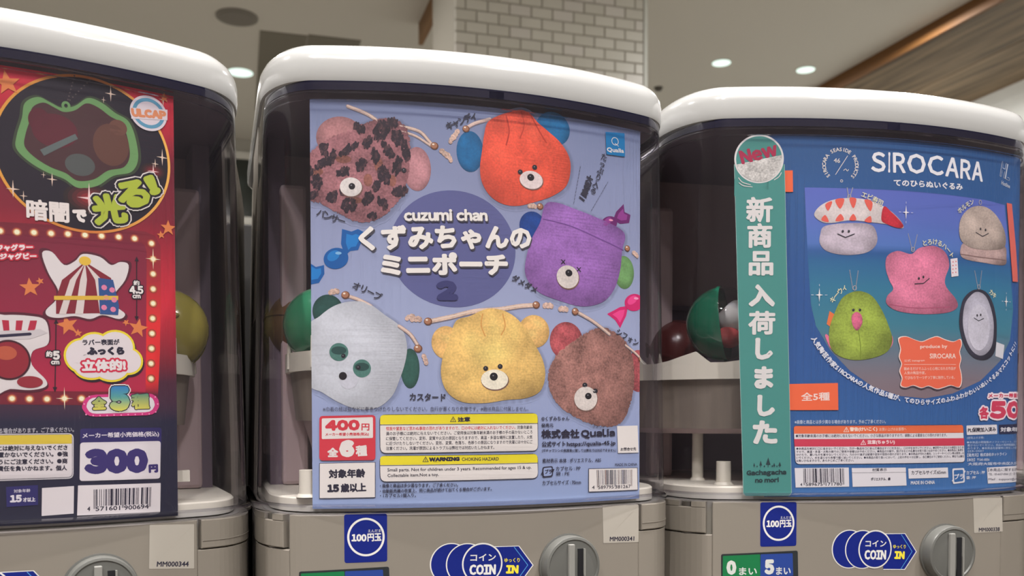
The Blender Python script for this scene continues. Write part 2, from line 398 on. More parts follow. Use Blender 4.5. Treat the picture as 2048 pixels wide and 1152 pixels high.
# ------------------------------------------------------------------ the shop (setting)
CEILM = mat('painted_ceiling', (.64, .62, .57), .9)
WALLM = mat('painted_wall', (.60, .59, .55), .85)
FLOORM = mat('floor_tile', (.42, .38, .33), .5, noise=(3, (.38, .34, .30), (.46, .42, .37)))
LA0, LA1, DE0, DE1 = -6.0, 9.2, -4.5, 10.75
def struct(o): o['kind'] = 'structure'; return o
struct(bbox_b('floor', LA0-.1, LA1+.1, DE0-.1, DE1+.1, FLOOR_Z-.1, FLOOR_Z, FLOORM))
struct(bbox_b('ceiling', LA0-.1, LA1+.1, DE0-.1, DE1+.1, CEIL_Z, CEIL_Z+.1, CEILM))
struct(bbox_b('wall_back', LA0, LA1, DE1, DE1+.1, FLOOR_Z, CEIL_Z, WALLM))
struct(bbox_b('wall_left', LA0-.1, LA0, DE0, DE1, FLOOR_Z, CEIL_Z, WALLM))
struct(bbox_b('wall_right', LA1, LA1+.1, DE0, DE1, FLOOR_Z, CEIL_Z, WALLM))
struct(bbox_b('wall_front', LA0, LA1, DE0-.1, DE0, FLOOR_Z, CEIL_Z, mat('front_wall_paint', (.36, .33, .34), .8)))
# shop window band in the far wall, seen through the gap between two machines
win = struct(bbox_b('window_1', -2.6, 2.6, DE1-.05, DE1-.002, 2.35, 3.02, mat('dark_pane', (.03, .035, .03), .15)))
TRIMM = mat('white_trim_paint', (.75, .74, .70), .5)
struct(bbox_b('trim_1', -2.7, 2.7, DE1-.08, DE1, 3.02, 3.10, TRIMM)); struct(bbox_b('trim_2', -2.7, 2.7, DE1-.08, DE1, 2.27, 2.35, TRIMM))
for i in range(6): bbox_b('window_frame', -2.6+i*1.03, -2.55+i*1.03, DE1-.07, DE1-.04, 2.35, 3.02, TRIMM, parent=win)
# light partition wall beyond the big wooden beam
struct(bbox_b('wall_partition', 6.83, 6.95, 1.5, DE1, FLOOR_Z, 3.13, mat('pale_green_white_paint', (.88, .90, .87), .7)))
# wooden beams clad with boards
WOODN = dict(noise=(2.2, (.075, .05, .026), (.25, .175, .10), (7.0, .5, 7.0)))
WOODA = mat('oak_cladding', (.25, .17, .09), .6, **WOODN)
WOODE = mat('orange_oak_edge', (.20, .088, .026), .55)
bm1 = empty('ceiling_beam', BP(6.05, 4.5, CEIL_Z)); tag(bm1, 'broad wooden ceiling beam with dark orange side, top right', 'beam')
def bchild(name, l0, l1, d0, d1, z0, z1, m, par):
    o = bbox_b(name, l0, l1, d0, d1, z0, z1, m); o.parent = par; o.matrix_parent_inverse = Matrix.Translation(par.location).inverted(); return o
bchild('side_board', 5.33, 5.36, .5, DE1-.02, 3.135, CEIL_Z, WOODE, bm1)
bw = (6.81-5.36)/4
for i in range(4): bchild('board', 5.362+i*bw, 5.362+(i+1)*bw-.006, .5, DE1-.02, 3.132+.002*(i % 2), 3.16, WOODA, bm1)
bchild('side_board', 6.80, 6.825, .5, DE1-.02, 3.135, CEIL_Z, WOODE, bm1)
bm2 = bbox_b('ceiling_fascia', 1.300, 1.335, 1.0, 7.0, 3.09, CEIL_Z, mat('brown_oak_fascia', (.24, .125, .05), .55))
tag(bm2, 'thin brown wooden fascia board hanging from the ceiling beside the tiled column', 'board')
# tiled column
C0, C1, CD0, CD1 = 1.232, 2.585, 5.4, 6.10
colm = struct(bbox_b('column', C0, C1, CD0+.006, CD1, FLOOR_Z, CEIL_Z-.001, mat('tile_grout', (.36, .335, .29), .9)))
struct(bbox_b('trim_3', C1, C1+.025, CD0-.004, CD0+.02, FLOOR_Z, CEIL_Z-.001, mat('tile_corner_trim', (.72, .74, .69), .4)))
TILES = [mat('cream_wall_tile_%d' % i, c, .32) for i, c in enumerate(((.70, .68, .61), (.66, .64, .57), (.72, .69, .64)))]
TW, TH, GR = .1515, .0745, .006
tmesh = {}
def tile_mesh(w, i):
    k = (round(w, 4), i)
    if k not in tmesh:
        v, f = boxv(0, w-GR, -.004, .004, 0, TH-GR); me = bpy.data.meshes.new('brick'); 
        # small bevelled face
        v = [(x, y, z) if y > 0 else (x+(.003 if x == 0 else -.003), y, z+(.003 if z == 0 else -.003)) for x, y, z in v]
        me.from_pydata(v, [], f); me.materials.append(TILES[i]); tmesh[k] = me
    return tmesh[k]
random.seed(4)
nrow = 30
LOWV = []
for r in range(nrow+26):
    z = CEIL_Z-.02-(r+1)*TH; x = C0+(.0 if r % 2 else -TW/2)
    while x < C1-.012:
        a = max(x, C0+.002); b = min(x+TW, C1)
        if b-a > .02:
            if r >= nrow:
                v, f = boxv(0, b-a-GR, -.004, .004, 0, TH-GR); LOWV.append(([BP(a+q[0], CD0+.002+q[1], z+q[2]) for q in v], f)); x += TW; continue
            o = bpy.data.objects.new('brick', tile_mesh(b-a, random.choice((0, 0, 1, 2)))); COL.objects.link(o); p = BP(a, CD0+.002, z)
            o.location = p; o.rotation_euler.z = -BTH; o.parent = colm
        x += TW
lowt = mesh('brick_courses', *join(*LOWV), TILES[0], colm); lowt['kind'] = 'stuff'
# ceiling things
LAMPE = mat('lit_lamp_glass', (.9, .95, .92), .3, emit=(.70, .93, .84), es=1.05)
RIMM = mat('white_lamp_rim', (.75, .74, .70), .4)
def downlight(lat, dep, label, r=.083):
    t = empty('ceiling_downlight', BP(lat, dep, CEIL_Z)); tag(t, label, 'lamp', 'round ceiling downlights')
    v, f = cylv(0, 0, -.006, 0, r+.008, n=32); mesh('lamp_rim', v, f, RIMM, t)
    v, f = cylv(0, 0, -.009, -.0062, r, n=32); mesh('lamp_glass', v, f, LAMPE, t)
downlight(-.10, 8.53, 'lit round downlight between the left and the middle machine', .115)
downlight(4.11, 7.04, 'lit round downlight, left one of the pair above the right machine')
downlight(4.95, 6.97, 'lit round downlight, right one of the pair, nearer the wooden beam')
for i, (la, de) in enumerate(((-3.2, 1.2), (-2.2, -1.6), (-.9, -1.6), (.3, -1.6), (1.5, -1.6), (2.7, -1.6), (-1.4, -2.9), (.2, -2.9), (1.8, -2.9), (-.3, -.5), (1.0, -.5))):
    downlight(la, de, 'lit round downlight over the aisle behind the viewer', .09)
sp = empty('ceiling_speaker', BP(-.13, 7.28, CEIL_Z)); tag(sp, 'round grey speaker grille set in the ceiling, upper left', 'speaker')
v, f = cylv(0, 0, -.012, 0, .165, n=36); mesh('grille', v, f, mat('grey_grille', (.24, .225, .20), .8), sp); v, f = cylv(0, 0, -.016, -.013, .135, n=36); mesh('grille_cap', v, f, mat('grey_grille_cap', (.22, .205, .185), .8), sp)
ht = empty('ceiling_hatch', BP(.47, 8.5, CEIL_Z)); tag(ht, 'dark grey rectangular ceiling hatch behind the middle machine', 'hatch')
HM = mat('grey_hatch_panel', (.20, .185, .15), .7)
def bl(name, l0, l1, d0, d1, z0, z1, m, par):
    v, f = boxv(l0, l1, d0, d1, z0, z1); v = [LAT*p[0]+DEP*p[1]+Vector((0, 0, p[2])) for p in v]; return mesh(name, v, f, m, par)
bl('hatch_panel', -.415, -.03, -1.0, 1.1, -.008, 0, HM, ht); bl('hatch_panel', -.02, .42, -1.03, 1.1, -.008, 0, HM, ht); bl('hatch_seam', -.03, -.02, -1.0, 1.1, -.006, 0, mat('hatch_seam_grey', (.33, .31, .27), .7), ht)
dt = empty('smoke_detector', BP(3.844, 7.796, CEIL_Z)); tag(dt, 'small dark round sensor on the ceiling above the gap beside the right machine', 'sensor')
v, f = cylv(0, 0, -.03, 0, .03, .045, n=20); mesh('housing', v, f, mat('dark_sensor', (.10, .09, .08), .6), dt)

# ------------------------------------------------------------------ the capsule machines
ZL = .2637
SR = 1.018                              # the right machine stands a touch further off
RL = CAM+(Vector((.2837, -.0216, .0005))-CAM)*SR
MC = {'M': ((0, 0, 0), 0.0), 'L': ((-.2850, .0086, -.0028), 7.5709), 'R': (tuple(RL), -5.1899)}
SX = {'MM000338': 1.045, 'R': 1.045}
SCL = {'MM000338': SR, 'R': SR, None: SR}
POSTER = plan(.0055, .12, 1.0, BPL); BODY = plan(.003, .12, 1.022, BBL)
def patch(Q, N, u0, u1, v0, v1, d0, d1, nv=1, ch=0.0):
    """a slab on the body curve between arc lengths u0..u1 and heights v0..v1 (mm), from depth d0 to d1 (m, outwards)"""
    S = arclen(Q)*1000; us = [u0]+([u0+ch, u1-ch] if ch else [])+[u1]+[s for s in S if u0+.3+ch < s < u1-.3-ch]; us = sorted(us)
    vs = [v0]+([v0+ch, v1-ch] if ch else [])+[v1]
    def P(u, v, d):
        x = np.interp(u, S, Q[:, 0]); y = np.interp(u, S, Q[:, 1]); nx = np.interp(u, S, N[:, 0]); ny = np.interp(u, S, N[:, 1]); return (x+nx*d, y+ny*d, v/1000)
    V, F = [], []; nu = len(us); nv = len(vs)
    for v in vs:
        for u in us:
            e = ch and (u in (us[0], us[-1]) or v in (vs[0], vs[-1])); V.append(P(u, v, d1-(ch/1000 if e else 0)))
    for j in range(nv-1):
        for i in range(nu-1): F.append((j*nu+i, j*nu+i+1, (j+1)*nu+i+1, (j+1)*nu+i))
    b = len(V)
    loop = [(u, vs[0]) for u in us]+[(us[-1], v) for v in vs[1:]]+[(u, vs[-1]) for u in us[-2::-1]]+[(us[0], v) for v in vs[-2:0:-1]]
    idx = [i for i in range(nu)]+[j*nu+nu-1 for j in range(1, nv)]+[(nv-1)*nu+i for i in range(nu-2, -1, -1)]+[j*nu for j in range(nv-2, 0, -1)]
    for u, v in loop: V.append(P(u, v, d0))
    n = len(idx)
    for i in range(n): F.append((idx[i], idx[(i+1) % n], b+(i+1) % n, b+i))
    return V, F
def surf_point(Q, N, u, v, d=0):
    S = arclen(Q)*1000; x = np.interp(u, S, Q[:, 0]); y = np.interp(u, S, Q[:, 1]); nx = np.interp(u, S, N[:, 0]); ny = np.interp(u, S, N[:, 1]); L = math.hypot(nx, ny)
    return Vector((x+nx*d, y+ny*d, v/1000)), Vector((nx/L, ny/L, 0))
UL, UR, VHL, VHR = -134.5, 108.5, -21.5, -18.6
STZ = -.4160                            # top of the cabinet under the row
AFF = {'MM000338': (.9372, -.634, 1.032, -.48), 'MM000344': (.984, 2.38, .95, -1.0), None: (.9372, -.634, 1.032, -.48)}
def machine(name, loc, rz, label, serial):
    af = AFF.get(serial, (1, 0, 1, 0)); UL, UR, VHL, VHR = -134.5*af[0]+af[1], 108.5*af[0]+af[1], -21.5*af[2]+af[3], -18.6*af[2]+af[3]
    t = empty(name, loc, rad(rz)); t.scale = Vector((SX.get(serial, 1), 1, 1))*SCL.get(serial, 1); tag(t, label, 'vending machine', 'capsule toy machines in a row')
    # lid
    base = closed_plan(0, .33, .9735, BPL, .03)
    prof = [(.0035, 0), (.0008, .0012), (0, .004), (0, .0135), (.0008, .0175), (.003, .0215), (.007, .0248), (.0125, .0268), (.022, .0280), (.045, .0288)]
    rings = [(offset_closed(base, .012), ZL+.004), (offset_closed(base, .010), ZL+.0005)]+[(offset_closed(base, d), ZL+z) for d, z in prof]
    v, f = loft(rings); mesh('lid', v, f, GLOSSW, t, smooth=True)
    # acrylic cover: front and sides, tapering a little to the top
    Q0, N0 = plan(0, .20, 1.0); Q1, N1 = plan(0, .20, .960)
    V, F = [], []; zs = np.linspace(.004, ZL, 9); n = len(Q0)
    for k, z in enumerate(zs):
        a = k/8
        for i in range(n): q = Q0[i]*(1-a)+Q1[i]*a; V.append((q[0], q[1], z))
    for k in range(8):
        for i in range(n-1): F.append((k*n+i, k*n+i+1, (k+1)*n+i+1, (k+1)*n+i))
    mesh('cover', V, F, COVER, t, smooth=True)
    # cover lip under the lid: navy strip painted as reflection, two thin bright ridges
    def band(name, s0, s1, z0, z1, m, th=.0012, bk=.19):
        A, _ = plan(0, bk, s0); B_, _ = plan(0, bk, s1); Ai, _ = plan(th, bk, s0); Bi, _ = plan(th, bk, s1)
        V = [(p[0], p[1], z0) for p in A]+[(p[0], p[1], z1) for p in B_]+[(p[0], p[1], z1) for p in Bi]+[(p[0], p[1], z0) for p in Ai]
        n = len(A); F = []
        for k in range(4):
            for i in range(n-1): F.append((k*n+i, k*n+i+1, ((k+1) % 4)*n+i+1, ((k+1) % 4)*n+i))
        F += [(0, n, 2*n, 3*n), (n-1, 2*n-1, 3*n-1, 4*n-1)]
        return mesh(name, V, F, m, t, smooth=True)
    band('reflection_band', .953, .950, ZL-.0045, ZL+.001, REFLBAND)
    band('cover_ridge', .957, .956, ZL-.0062, ZL-.0056, FLANGE, .0016)
    band('cover_ridge', .954, .954, ZL-.0105, ZL-.0101, FLANGE, .0010)
    # flange at the foot of the cover
    O = closed_plan(0, .20, 1.022, BPL, .01); rings = [(offset_closed(O, .0012), 0), (O, .0010), (O, .0040), (offset_closed(O, .0015), .0052), (offset_closed(O, .0050), .0056)]
    v, f = loft(rings, False, False); mesh('cover_flange', v, f, FLANGE, t, smooth=True)
    # ivory floor of the capsule room
    Fp = closed_plan(.0085, .20, 1.0, BPL, .01); v, f = loft([(Fp, .0005), (Fp, .0085), (offset_closed(Fp, .001), .0095)]); mesh('tray_floor', v, f, CREAM, t, smooth=True)
    # inside: back wall, pillars, upper shelf
    bw_ = join(boxv(-.132, .132, .185, .195, .0096, ZL-.001)); mesh('back_wall', *bw_, BROWNIN, t)
    v, f = join(boxv(-.095, .095, .176, .184, .012, .150), boxv(-.10, .10, .172, .184, .150, .154)); mesh('back_recess', v, f, DARKIN, t)
    for s in (-1, 1):
        v, f = join(boxv(min(s*.105, s*.124), max(s*.105, s*.124), .13, .18, .0096, .228)); mesh('inner_pillar', v, f, BROWNIN, t, bevel=.003)
        v, f = join(boxv(min(s*.120, s*.132), max(s*.120, s*.132), .14, .19, .0096, ZL-.001)); mesh('inner_side', v, f, DARKIN, t)
    Tp = closed_plan(.004, .195, .955, BPL, .01); v, f = loft([(Tp, ZL-.0008), (Tp, ZL+.0004)]); mesh('inner_top', v, f, DARKIN, t)
    # rear housing: opaque cream part behind the clear cover
    Hs = closed_plan(0, .325, .99, BPL, .03); Hs = Hs[Hs[:, 1] > .1]; Hs = Hs[np.argsort(-np.arctan2(Hs[:, 1]-.1, Hs[:, 0]))]
    ring2 = lambda s: np.array([(p[0]*s, max(p[1], .198)) for p in Hs])
    A = np.vstack([[[-.1425, .198]], Hs[(Hs[:, 1] > .2)], [[.1425, .198]]])
    v, f = loft([(A*np.array([.975, 1]) if 0 else A, -.40), (A, 0), (np.c_[A[:, 0]*.955, A[:, 1]], ZL)]); mesh('rear_housing', v, f, BODYM, t, smooth=True)
    for s in (-1, 1):
        V = [(s*.1448, .118, 0), (s*.1448, .20, 0), (s*.1395, .20, ZL), (s*.1395, .118, ZL)]; V += [(p[0]-s*.002, p[1], p[2]) for p in V]
        mesh('side_panel', V, [(0, 1, 2, 3), (4, 5, 6, 7), (0, 1, 5, 4), (1, 2, 6, 5), (2, 3, 7, 6), (3, 0, 4, 7)], BODYM, t)
    if serial == 'MM000344':
        V = []
        for x, y, zt in ((.1462, .112, .262), (.155, .15, .263), (.166, .205, .262), (.1755, .255, .259)):
            V += [(x, y, -.40), (x, y, zt-.02), (x-.0035, y, zt), (x-.007, y, -.40)]
        F = []
        for k in range(3):
            for j in range(4): F.append((k*4+j, k*4+(j+1) % 4, (k+1)*4+(j+1) % 4, (k+1)*4+j))
        F += [(0, 1, 2, 3), (12, 13, 14, 15)]
        mesh('side_flange', V, F, BODYM, t, smooth=True)
    zb = (STZ-loc[2])/t.scale[2]
    for x, y in ((-.11, .06), (.11, .06), (-.11, .17), (.11, .17)):
        v, f = cylv(x, y, zb, -.3995, .012, n=16); mesh('rubber_foot', v, f, BLACK, t)
    # body below
    Bp = closed_plan(.008, .197, 1.022, BBL, .005); v, f = loft([(Bp, -.40), (Bp, -.0005)]); mesh('body_core', v, f, BODYD, t)
    Qb, Nb = BODY
    SL = arclen(Qb)*1000
    v, f = join(patch(Qb, Nb, UL+4.5, UR-1.2, -200, -.8, -.006, 0, ch=.5), patch(Qb, Nb, SL[1]-60, UL+4.4, -200, VHL-1.0, -.006, 0, ch=.5), patch(Qb, Nb, UR-1.1, SL[-2]+60, -200, VHR-.8, -.006, 0, ch=.5)); 
    mesh('front_door', v, f, BODYM, t)
    v, f = patch(Qb, Nb, SL[1]-60, SL[-2]+60, -398, -201.5, -.006, 0, ch=.6); mesh('lower_door', v, f, BODYM, t)
    v, f = patch(Qb, Nb, -32, 32, -330, -262, 0, .003, ch=1.0); mesh('dispensing_flap', v, f, FROST, t)
    hl = mesh('hinge_block', *join(patch(Qb, Nb, SL[1]-60, UL, VHL, -4.6, -.006, .0006, ch=.6), patch(Qb, Nb, SL[1]-60, UL-20, -4.5, -.8, -.006, .0006), patch(Qb, Nb, UL-10, UL, -4.5, -.8, -.006, .0006)), BODYM, t)
    for vv in (-3.6, VHL-.4):
        v, f = cylv(0, 0, -.0025, .0025, .0045, n=16); o = mesh('hinge_pin', v, f, STEEL, hl, smooth=True); p, nn = surf_point(Qb, Nb, UL-15, vv, -.0045); o.location = p
    hr = mesh('hinge_block', *join(patch(Qb, Nb, UR+1.2, SL[-2]+60, VHR, -.8, -.006, .0006, ch=.6)), BODYM, t)
    v, f = patch(Qb, Nb, UR+1.6, SL[-2]+59, VHR+4.6, VHR+5.2, .0004, .0009); mesh('moulded_line', v, f, BODYM, hr)
    # stickers and the coin dial
    kp, kn = (lambda q: surf_point(Qb, Nb, q[0]*af[0]+af[1], q[1]*af[2]+af[3]))((50.2,-38.2)); kr = .0200
    k = empty('coin_dial', kp); k.parent = t; k.rotation_euler = kn.to_track_quat('Z', 'Y').to_euler()
    v, f = loft([([(kr*a*math.cos(i*math.pi/24), kr*a*math.sin(i*math.pi/24)) for i in range(48)], z) for a, z in ((1.05, 0), (1.05, .0012), (1.0, .0014), (1.0, .0075), (.97, .0086), (.90, .0090), (.86, .0082), (.5, .0088))]); mesh('dial_body', v, f, KNOBM, k, smooth=True)
    v, f = boxv(-.0045, -.0002, -.0168, .0152, .0085, .0112); mesh('dial_grip', v, f, mat('grey_knob_grip', (.27, .265, .25), .35), k, bevel=.0006)
    v, f = boxv(.0028, .0068, -.0160, .0118, .0084, .0093); mesh('coin_slot', v, f, BLACK, k)
    v, f = boxv(.0068, .0078, -.0160, .0118, .0084, .0106); mesh('slot_guard', v, f, mat('grey_knob_grip', (.27, .265, .25), .35), k)
    A = Sheet(t, Qb, Nb, .00012); A.aff = af; NAVY = (14, 30, 112); SW = (205, 203, 200)
    A.part('coin_price_sticker', 'navy sticker reading 100 yen coin in a white ring')
    A.rrect([(-95.6,-0.5),(-69.3,-0.3),(-69.3,-30.2),(-95.5,-30.6)], 1.5, NAVY, 0); A.ring((-82.3,-14.7,11.49,11.97), 1.3, SW, 1); 
    A.text('100', (-91.2,-17.3,-82,-17.5,4.66), SW, 1, bold=.32); A.text('円玉', (-81.4,-17.5,-72.8,-17.4,4.98), SW, 1, bold=.18); A.text('えんだま', (-81,-11.9,-73.1,-11.8,1.87), SW, 1)
    A.part('coin_arrow_sticker', 'navy arrow sticker reading COIN IN')
    for cx in (0, 1):
        A.ell([(-29.4,-33.1,13.44,13.3), (-19.1,-33.6,13.62,13.36)][cx], SW, cx*2, n=40); A.ell([(-29.4,-33.1,12.64,12.67), (-19.1,-33.6,12.81,12.72)][cx], NAVY, cx*2+1, n=40)
    A.poly([(-2.3,-23),(15.6,-23.4),(25.6,-36.6),(15.6,-48.9),(-2.4,-48.2)], SW, 3); A.poly([(-2.3,-23.5),(15.2,-23.8),(24.8,-36.5),(15.2,-48.3),(-2.4,-47.5)], NAVY, 4)
    A.line([(12.2,-24.2),(21.5,-36.3),(12.1,-48.1)], .5, (70, 130, 190), 5)
    A.ell((-9.1,-33.7,13.33,13.26), SW, 6, n=44); A.ell((-9.1,-33.7,12.34,12.3), NAVY, 7, n=44)
    A.text('コイン', (-17.1,-31.8,-0.3,-32.2,4.48), SW, 8, bold=.12); A.text('COIN', (-17.8,-40.6,-0.4,-41.2,6.72), SW, 8, bold=.4)
    A.text('ゆっくり', (5.4,-33.6,15.9,-34.1,2.75), (215, 200, 60), 8, bold=.06); A.text('IN', (6.4,-40.9,14.9,-41.4,5.49), (215, 200, 60), 8, bold=.5)
    A.part('coin_counter', 'coin counter window with green and blue halves')
    A.rrect([(-123.5,-35.6),(-68.2,-33.4),(-67.7,-52.2),(-123.3,-54.9)], 1.5, (38, 42, 45), 0); A.rrect([(-122.2,-36.8),(-95.6,-35.7),(-95.3,-50.5),(-122.3,-52.3)], .6, (22, 105, 62), 1); A.rrect([(-95.2,-35.7),(-72,-35.2),(-71.4,-50.5),(-95.3,-51.1)], .6, (35, 60, 130), 1)
    A.text('0', (-119.5,-49.8,-112.4,-49.6,9.93), (190, 192, 190), 2, bold=.9); A.text('まい', (-110.6,-49.9,-97.8,-49.8,5.28), (190, 192, 190), 2, bold=.15); A.text('5', (-92.3,-49.6,-85.2,-49.5,10.28), (190, 192, 190), 2, bold=.9); A.text('まい', (-84,-49.8,-73.3,-49.8,5.31), (190, 192, 190), 2, bold=.15)
    A.part('serial_sticker', 'small white sticker with the serial number %s' % serial if serial else None)
    sv = dict(MM000344=([(79.5,-1.6),(105.9,-3.1),(105.6,-30.5),(78.9,-28)], (83.2,-27.1,102.2,-28.9,3.19)), MM000341=([(77.1,0.1),(107.3,-1.3),(107.3,-26.8),(77.8,-25.5)], (82.8,-24.5,103.4,-25.6,3.08)), MM000338=([(72,-1.2),(100.9,-2),(101.9,-27.5),(73.4,-27.1)], (77.7,-26.4,98.7,-27,2.99))).get(serial)
    if sv:
        A.aff = None
        A.rrect(sv[0], .5, (160, 154, 146), 0); A.text(serial, sv[1], INK, 1, bold=.12)
    A.build()
    return t

mL = machine('capsule_machine', *MC['L'], 'white-lidded capsule machine at the left with the red 300 yen poster', 'MM000344')
mM = machine('capsule_machine', *MC['M'], 'white-lidded capsule machine in the middle with the lilac pouch poster', 'MM000341')
mR = machine('capsule_machine', *MC['R'], 'white-lidded capsule machine at the right with the blue plush poster', 'MM000338')
m4 = machine('capsule_machine', (.6040, -.074, .001), -10.5, 'fourth capsule machine, only a sliver of lid at the right edge', None)
# stand under the row
st = empty('machine_stand', (.15, .14, FLOOR_Z)); tag(st, 'dark cabinet that the row of capsule machines stands on', 'stand')
box('cabinet', -.75, .75, -.16, .22, 0, STZ-FLOOR_Z-.0004, mat('dark_cabinet', (.05, .05, .055), .6), st, bevel=.004)
box('plinth', -.73, .73, -.13, .20, -.0, .02, BLACK, st)

bd = empty('gap_backing_board', (.15, .42, FLOOR_Z)); tag(bd, 'dark board added behind the row of machines to darken the narrow gaps', 'board')  # board added only to make the gaps between machines dark
box('panel', -.95, .95, -.012, .012, .0, .252-FLOOR_Z, mat('dark_board', (.02, .018, .018), .7), bd, bevel=.002); box('foot', -.95, .95, -.03, .06, 0, .03, BLACK, bd)

# ------------------------------------------------------------------ what stands inside each capsule room
def in_machine(name, mk, label, cat, group=None):
    t = empty(name, MC[mk][0], rad(MC[mk][1])); t.scale = Vector((SX.get(mk, 1), 1, 1))*SCL.get(mk, 1); tag(t, label, cat, group); return t
def holder(mk, label, cx, cy, R, z0, z1, prongs, drumz, boxz, fins=False):
    t = in_machine('capsule_holder', mk, label, 'holder')
    n = 72; P = []; 
    for i in range(n): a = 2*math.pi*i/n; P.append((cx+R*math.cos(a), cy+R*math.sin(a), a))
    ztop = lambda a: z1+(.009*max(0, ((a*7/math.pi) % 1)-.45)*1.8 if fins else 0)
    V = [(p[0], p[1], z0) for p in P]+[(p[0], p[1], ztop(p[2])) for p in P]+[(cx+(p[0]-cx)*.97, cy+(p[1]-cy)*.97, ztop(p[2])) for p in P]+[(cx+(p[0]-cx)*.97, cy+(p[1]-cy)*.97, z0) for p in P]
    F = [(k*n+i, k*n+(i+1) % n, ((k+1) % 4)*n+(i+1) % n, ((k+1) % 4)*n+i) for k in range(4) for i in range(n)]
    mesh('ring', V, F, CREAM, t, smooth=True)
    v, f = cylv(cx, cy, drumz, z0, R*.93, R*.965, 48); mesh('drum', v, f, FROST, t, smooth=True)
    v, f = cylv(cx, cy, boxz, drumz, R*.82, R*.88, 48); mesh('drum_base', v, f, BROWNIN, t, smooth=True)
    for (x, y, z) in prongs:
        v, f = cylv(x, y, z0+.002, z, .0022, .0016, 12); mesh('prong', v, f, CREAM, t, smooth=True)
    return t
def post(mk, label, x, y, z1, r=.0052, arm=None):
    t = in_machine('locating_post', mk, label, 'post', 'ivory posts on the tray floors')
    v, f = cylv(x, y, .0096, z1, r, r*.95, 20); mesh('shaft', v, f, CREAM, t, smooth=True)
    v, f = cylv(x, y, .0096, .0116, r*1.35, r*1.1, 20); mesh('foot', v, f, CREAM, t, smooth=True)
    if arm: mesh('arm', *boxv(x, x+arm, y-.003, y+.003, .022, .029), CREAM, t)
def sphere_half(r, axis, sign, th=0, n=24, cut=0.0, dimple=False):
    ax = Vector(axis).normalized(); q = ax.to_track_quat('Z', 'Y'); V, F = [], []; m_ = 12
    for j in range(m_+1):
        a = math.pi/2*j/m_
        for i in range(n):
            b = 2*math.pi*i/n; p = Vector((r*math.cos(a)*math.cos(b), r*math.cos(a)*math.sin(b), sign*(r*math.sin(a)+cut))); V.append(q @ p)
    for j in range(m_):
        for i in range(n): F.append((j*n+i, j*n+(i+1) % n, (j+1)*n+(i+1) % n, (j+1)*n+i))
    return V, F
def capsule(mk, label, c, r, m0, m1, axis, content=None):
    t = empty('toy_capsule', Matrix.Rotation(rad(MC[mk][1]), 3, 'Z') @ (Vector((c[0]*SX.get(mk, 1), c[1], c[2]))*SCL.get(mk, 1))+Vector(MC[mk][0]), rad(MC[mk][1])); tag(t, label, 'capsule', 'toy capsules inside the machines')
    v, f = sphere_half(r, axis, 1); mesh('shell_half', v, f, m1, t, smooth=True)
    v, f = sphere_half(r*1.0, axis, -1); mesh('shell_half', v, f, m0, t, smooth=True)
    ax = Vector(axis).normalized(); q = ax.to_track_quat('Z', 'Y'); V, F = [], []; n = 40
    for k, (rr_, z) in enumerate(((1.0, -.05), (1.03, -.045), (1.035, 0), (1.03, .045), (1.0, .05))):
        for i in range(n): b = 2*math.pi*i/n; V.append(q @ Vector((r*rr_*math.cos(b), r*rr_*math.sin(b), r*z)))
    for k in range(4):
        for i in range(n): F.append((k*n+i, k*n+(i+1) % n, (k+1)*n+(i+1) % n, (k+1)*n+i))
    mesh('seam_ring', V, F, m0, t, smooth=True)
    if content: content(t, r)
    return t
def blob(name, t, c, s, m, rot=(0, 0, 0), seed=0, amp=.12, label=None):
    bm = bmesh.new(); bmesh.ops.create_icosphere(bm, subdivisions=3, radius=1); rs = np.random.RandomState(seed); k = rs.rand(3)*5
    for v in bm.verts:
        f_ = 1+amp*math.sin(v.co.x*3+k[0])*math.sin(v.co.y*3+k[1])+amp*.6*math.sin(v.co.z*5+k[2]); v.co = v.co*f_; v.co = Vector((v.co.x*s[0], v.co.y*s[1], v.co.z*s[2]))
    bm.transform(Matrix.Translation(c) @ Matrix.Rotation(rot[2], 4, 'Z') @ Matrix.Rotation(rot[1], 4, 'Y') @ Matrix.Rotation(rot[0], 4, 'X'))
    me = bpy.data.meshes.new(name); bm.to_mesh(me); bm.free(); me.materials.append(m); o = bpy.data.objects.new(name, me); COL.objects.link(o); o.parent = t
    me.polygons.foreach_set('use_smooth', [True]*len(me.polygons))
    if label: o['label'] = label
OLIVE = mat('olive_yellow_shell', (.30, .25, .05), .2, coat=.3); OLIVE2 = mat('olive_yellow_shell_dark', (.24, .20, .045), .22)
GREENS = mat('emerald_shell', (.03, .21, .10), .15, coat=.5); GREENL = mat('milky_green_lining', (.10, .34, .17), .25, coat=.4)
BRONZE = mat('bronze_brown_shell', (.13, .075, .03), .25); REDS = mat('dark_red_shell', (.10, .022, .02), .25); CLEARS = glass_mat('clear_shell', (.90, .92, .92), .02, 1.45, 1.3)
FABW = mat('white_plush', (.62, .58, .56), .9, bump=.4); FABR = mat('red_plush', (.50, .06, .06), .9, bump=.4)
PRONGS_M = [(-.1195, .092, .1085), (-.108, .068, .1105)]
holder('M', 'ivory capsule holder ring in the middle machine, left of the pouch poster', -.020, .112, .1025, .0905, .1035, [(-.1205, .098, .1115), (-.108, .062, .1135)], .057, .036)
holder('L', 'ivory capsule holder ring in the left machine, right of the red poster', .014, .112, .1025, .0905, .1035, [(.1145, .098, .1115), (.098, .055, .1135)], .057, .036)
holder('R', 'ivory capsule holder in the right machine with pointed fins', -.045, .140, .118, .086, .098, [], .050, .046, fins=True)
capsule('L', 'olive yellow capsule in the left machine beside the red poster', (.0965, .088, .1215), .0275, OLIVE2, OLIVE, (.3, -1, .2), lambda t, r: [blob('dimple', t, Vector(p), (.0022, .0016, .0016), OLIVE2, amp=0) for p in ((.0035, -.0268, .0075), (-.009, -.0262, -.001))])
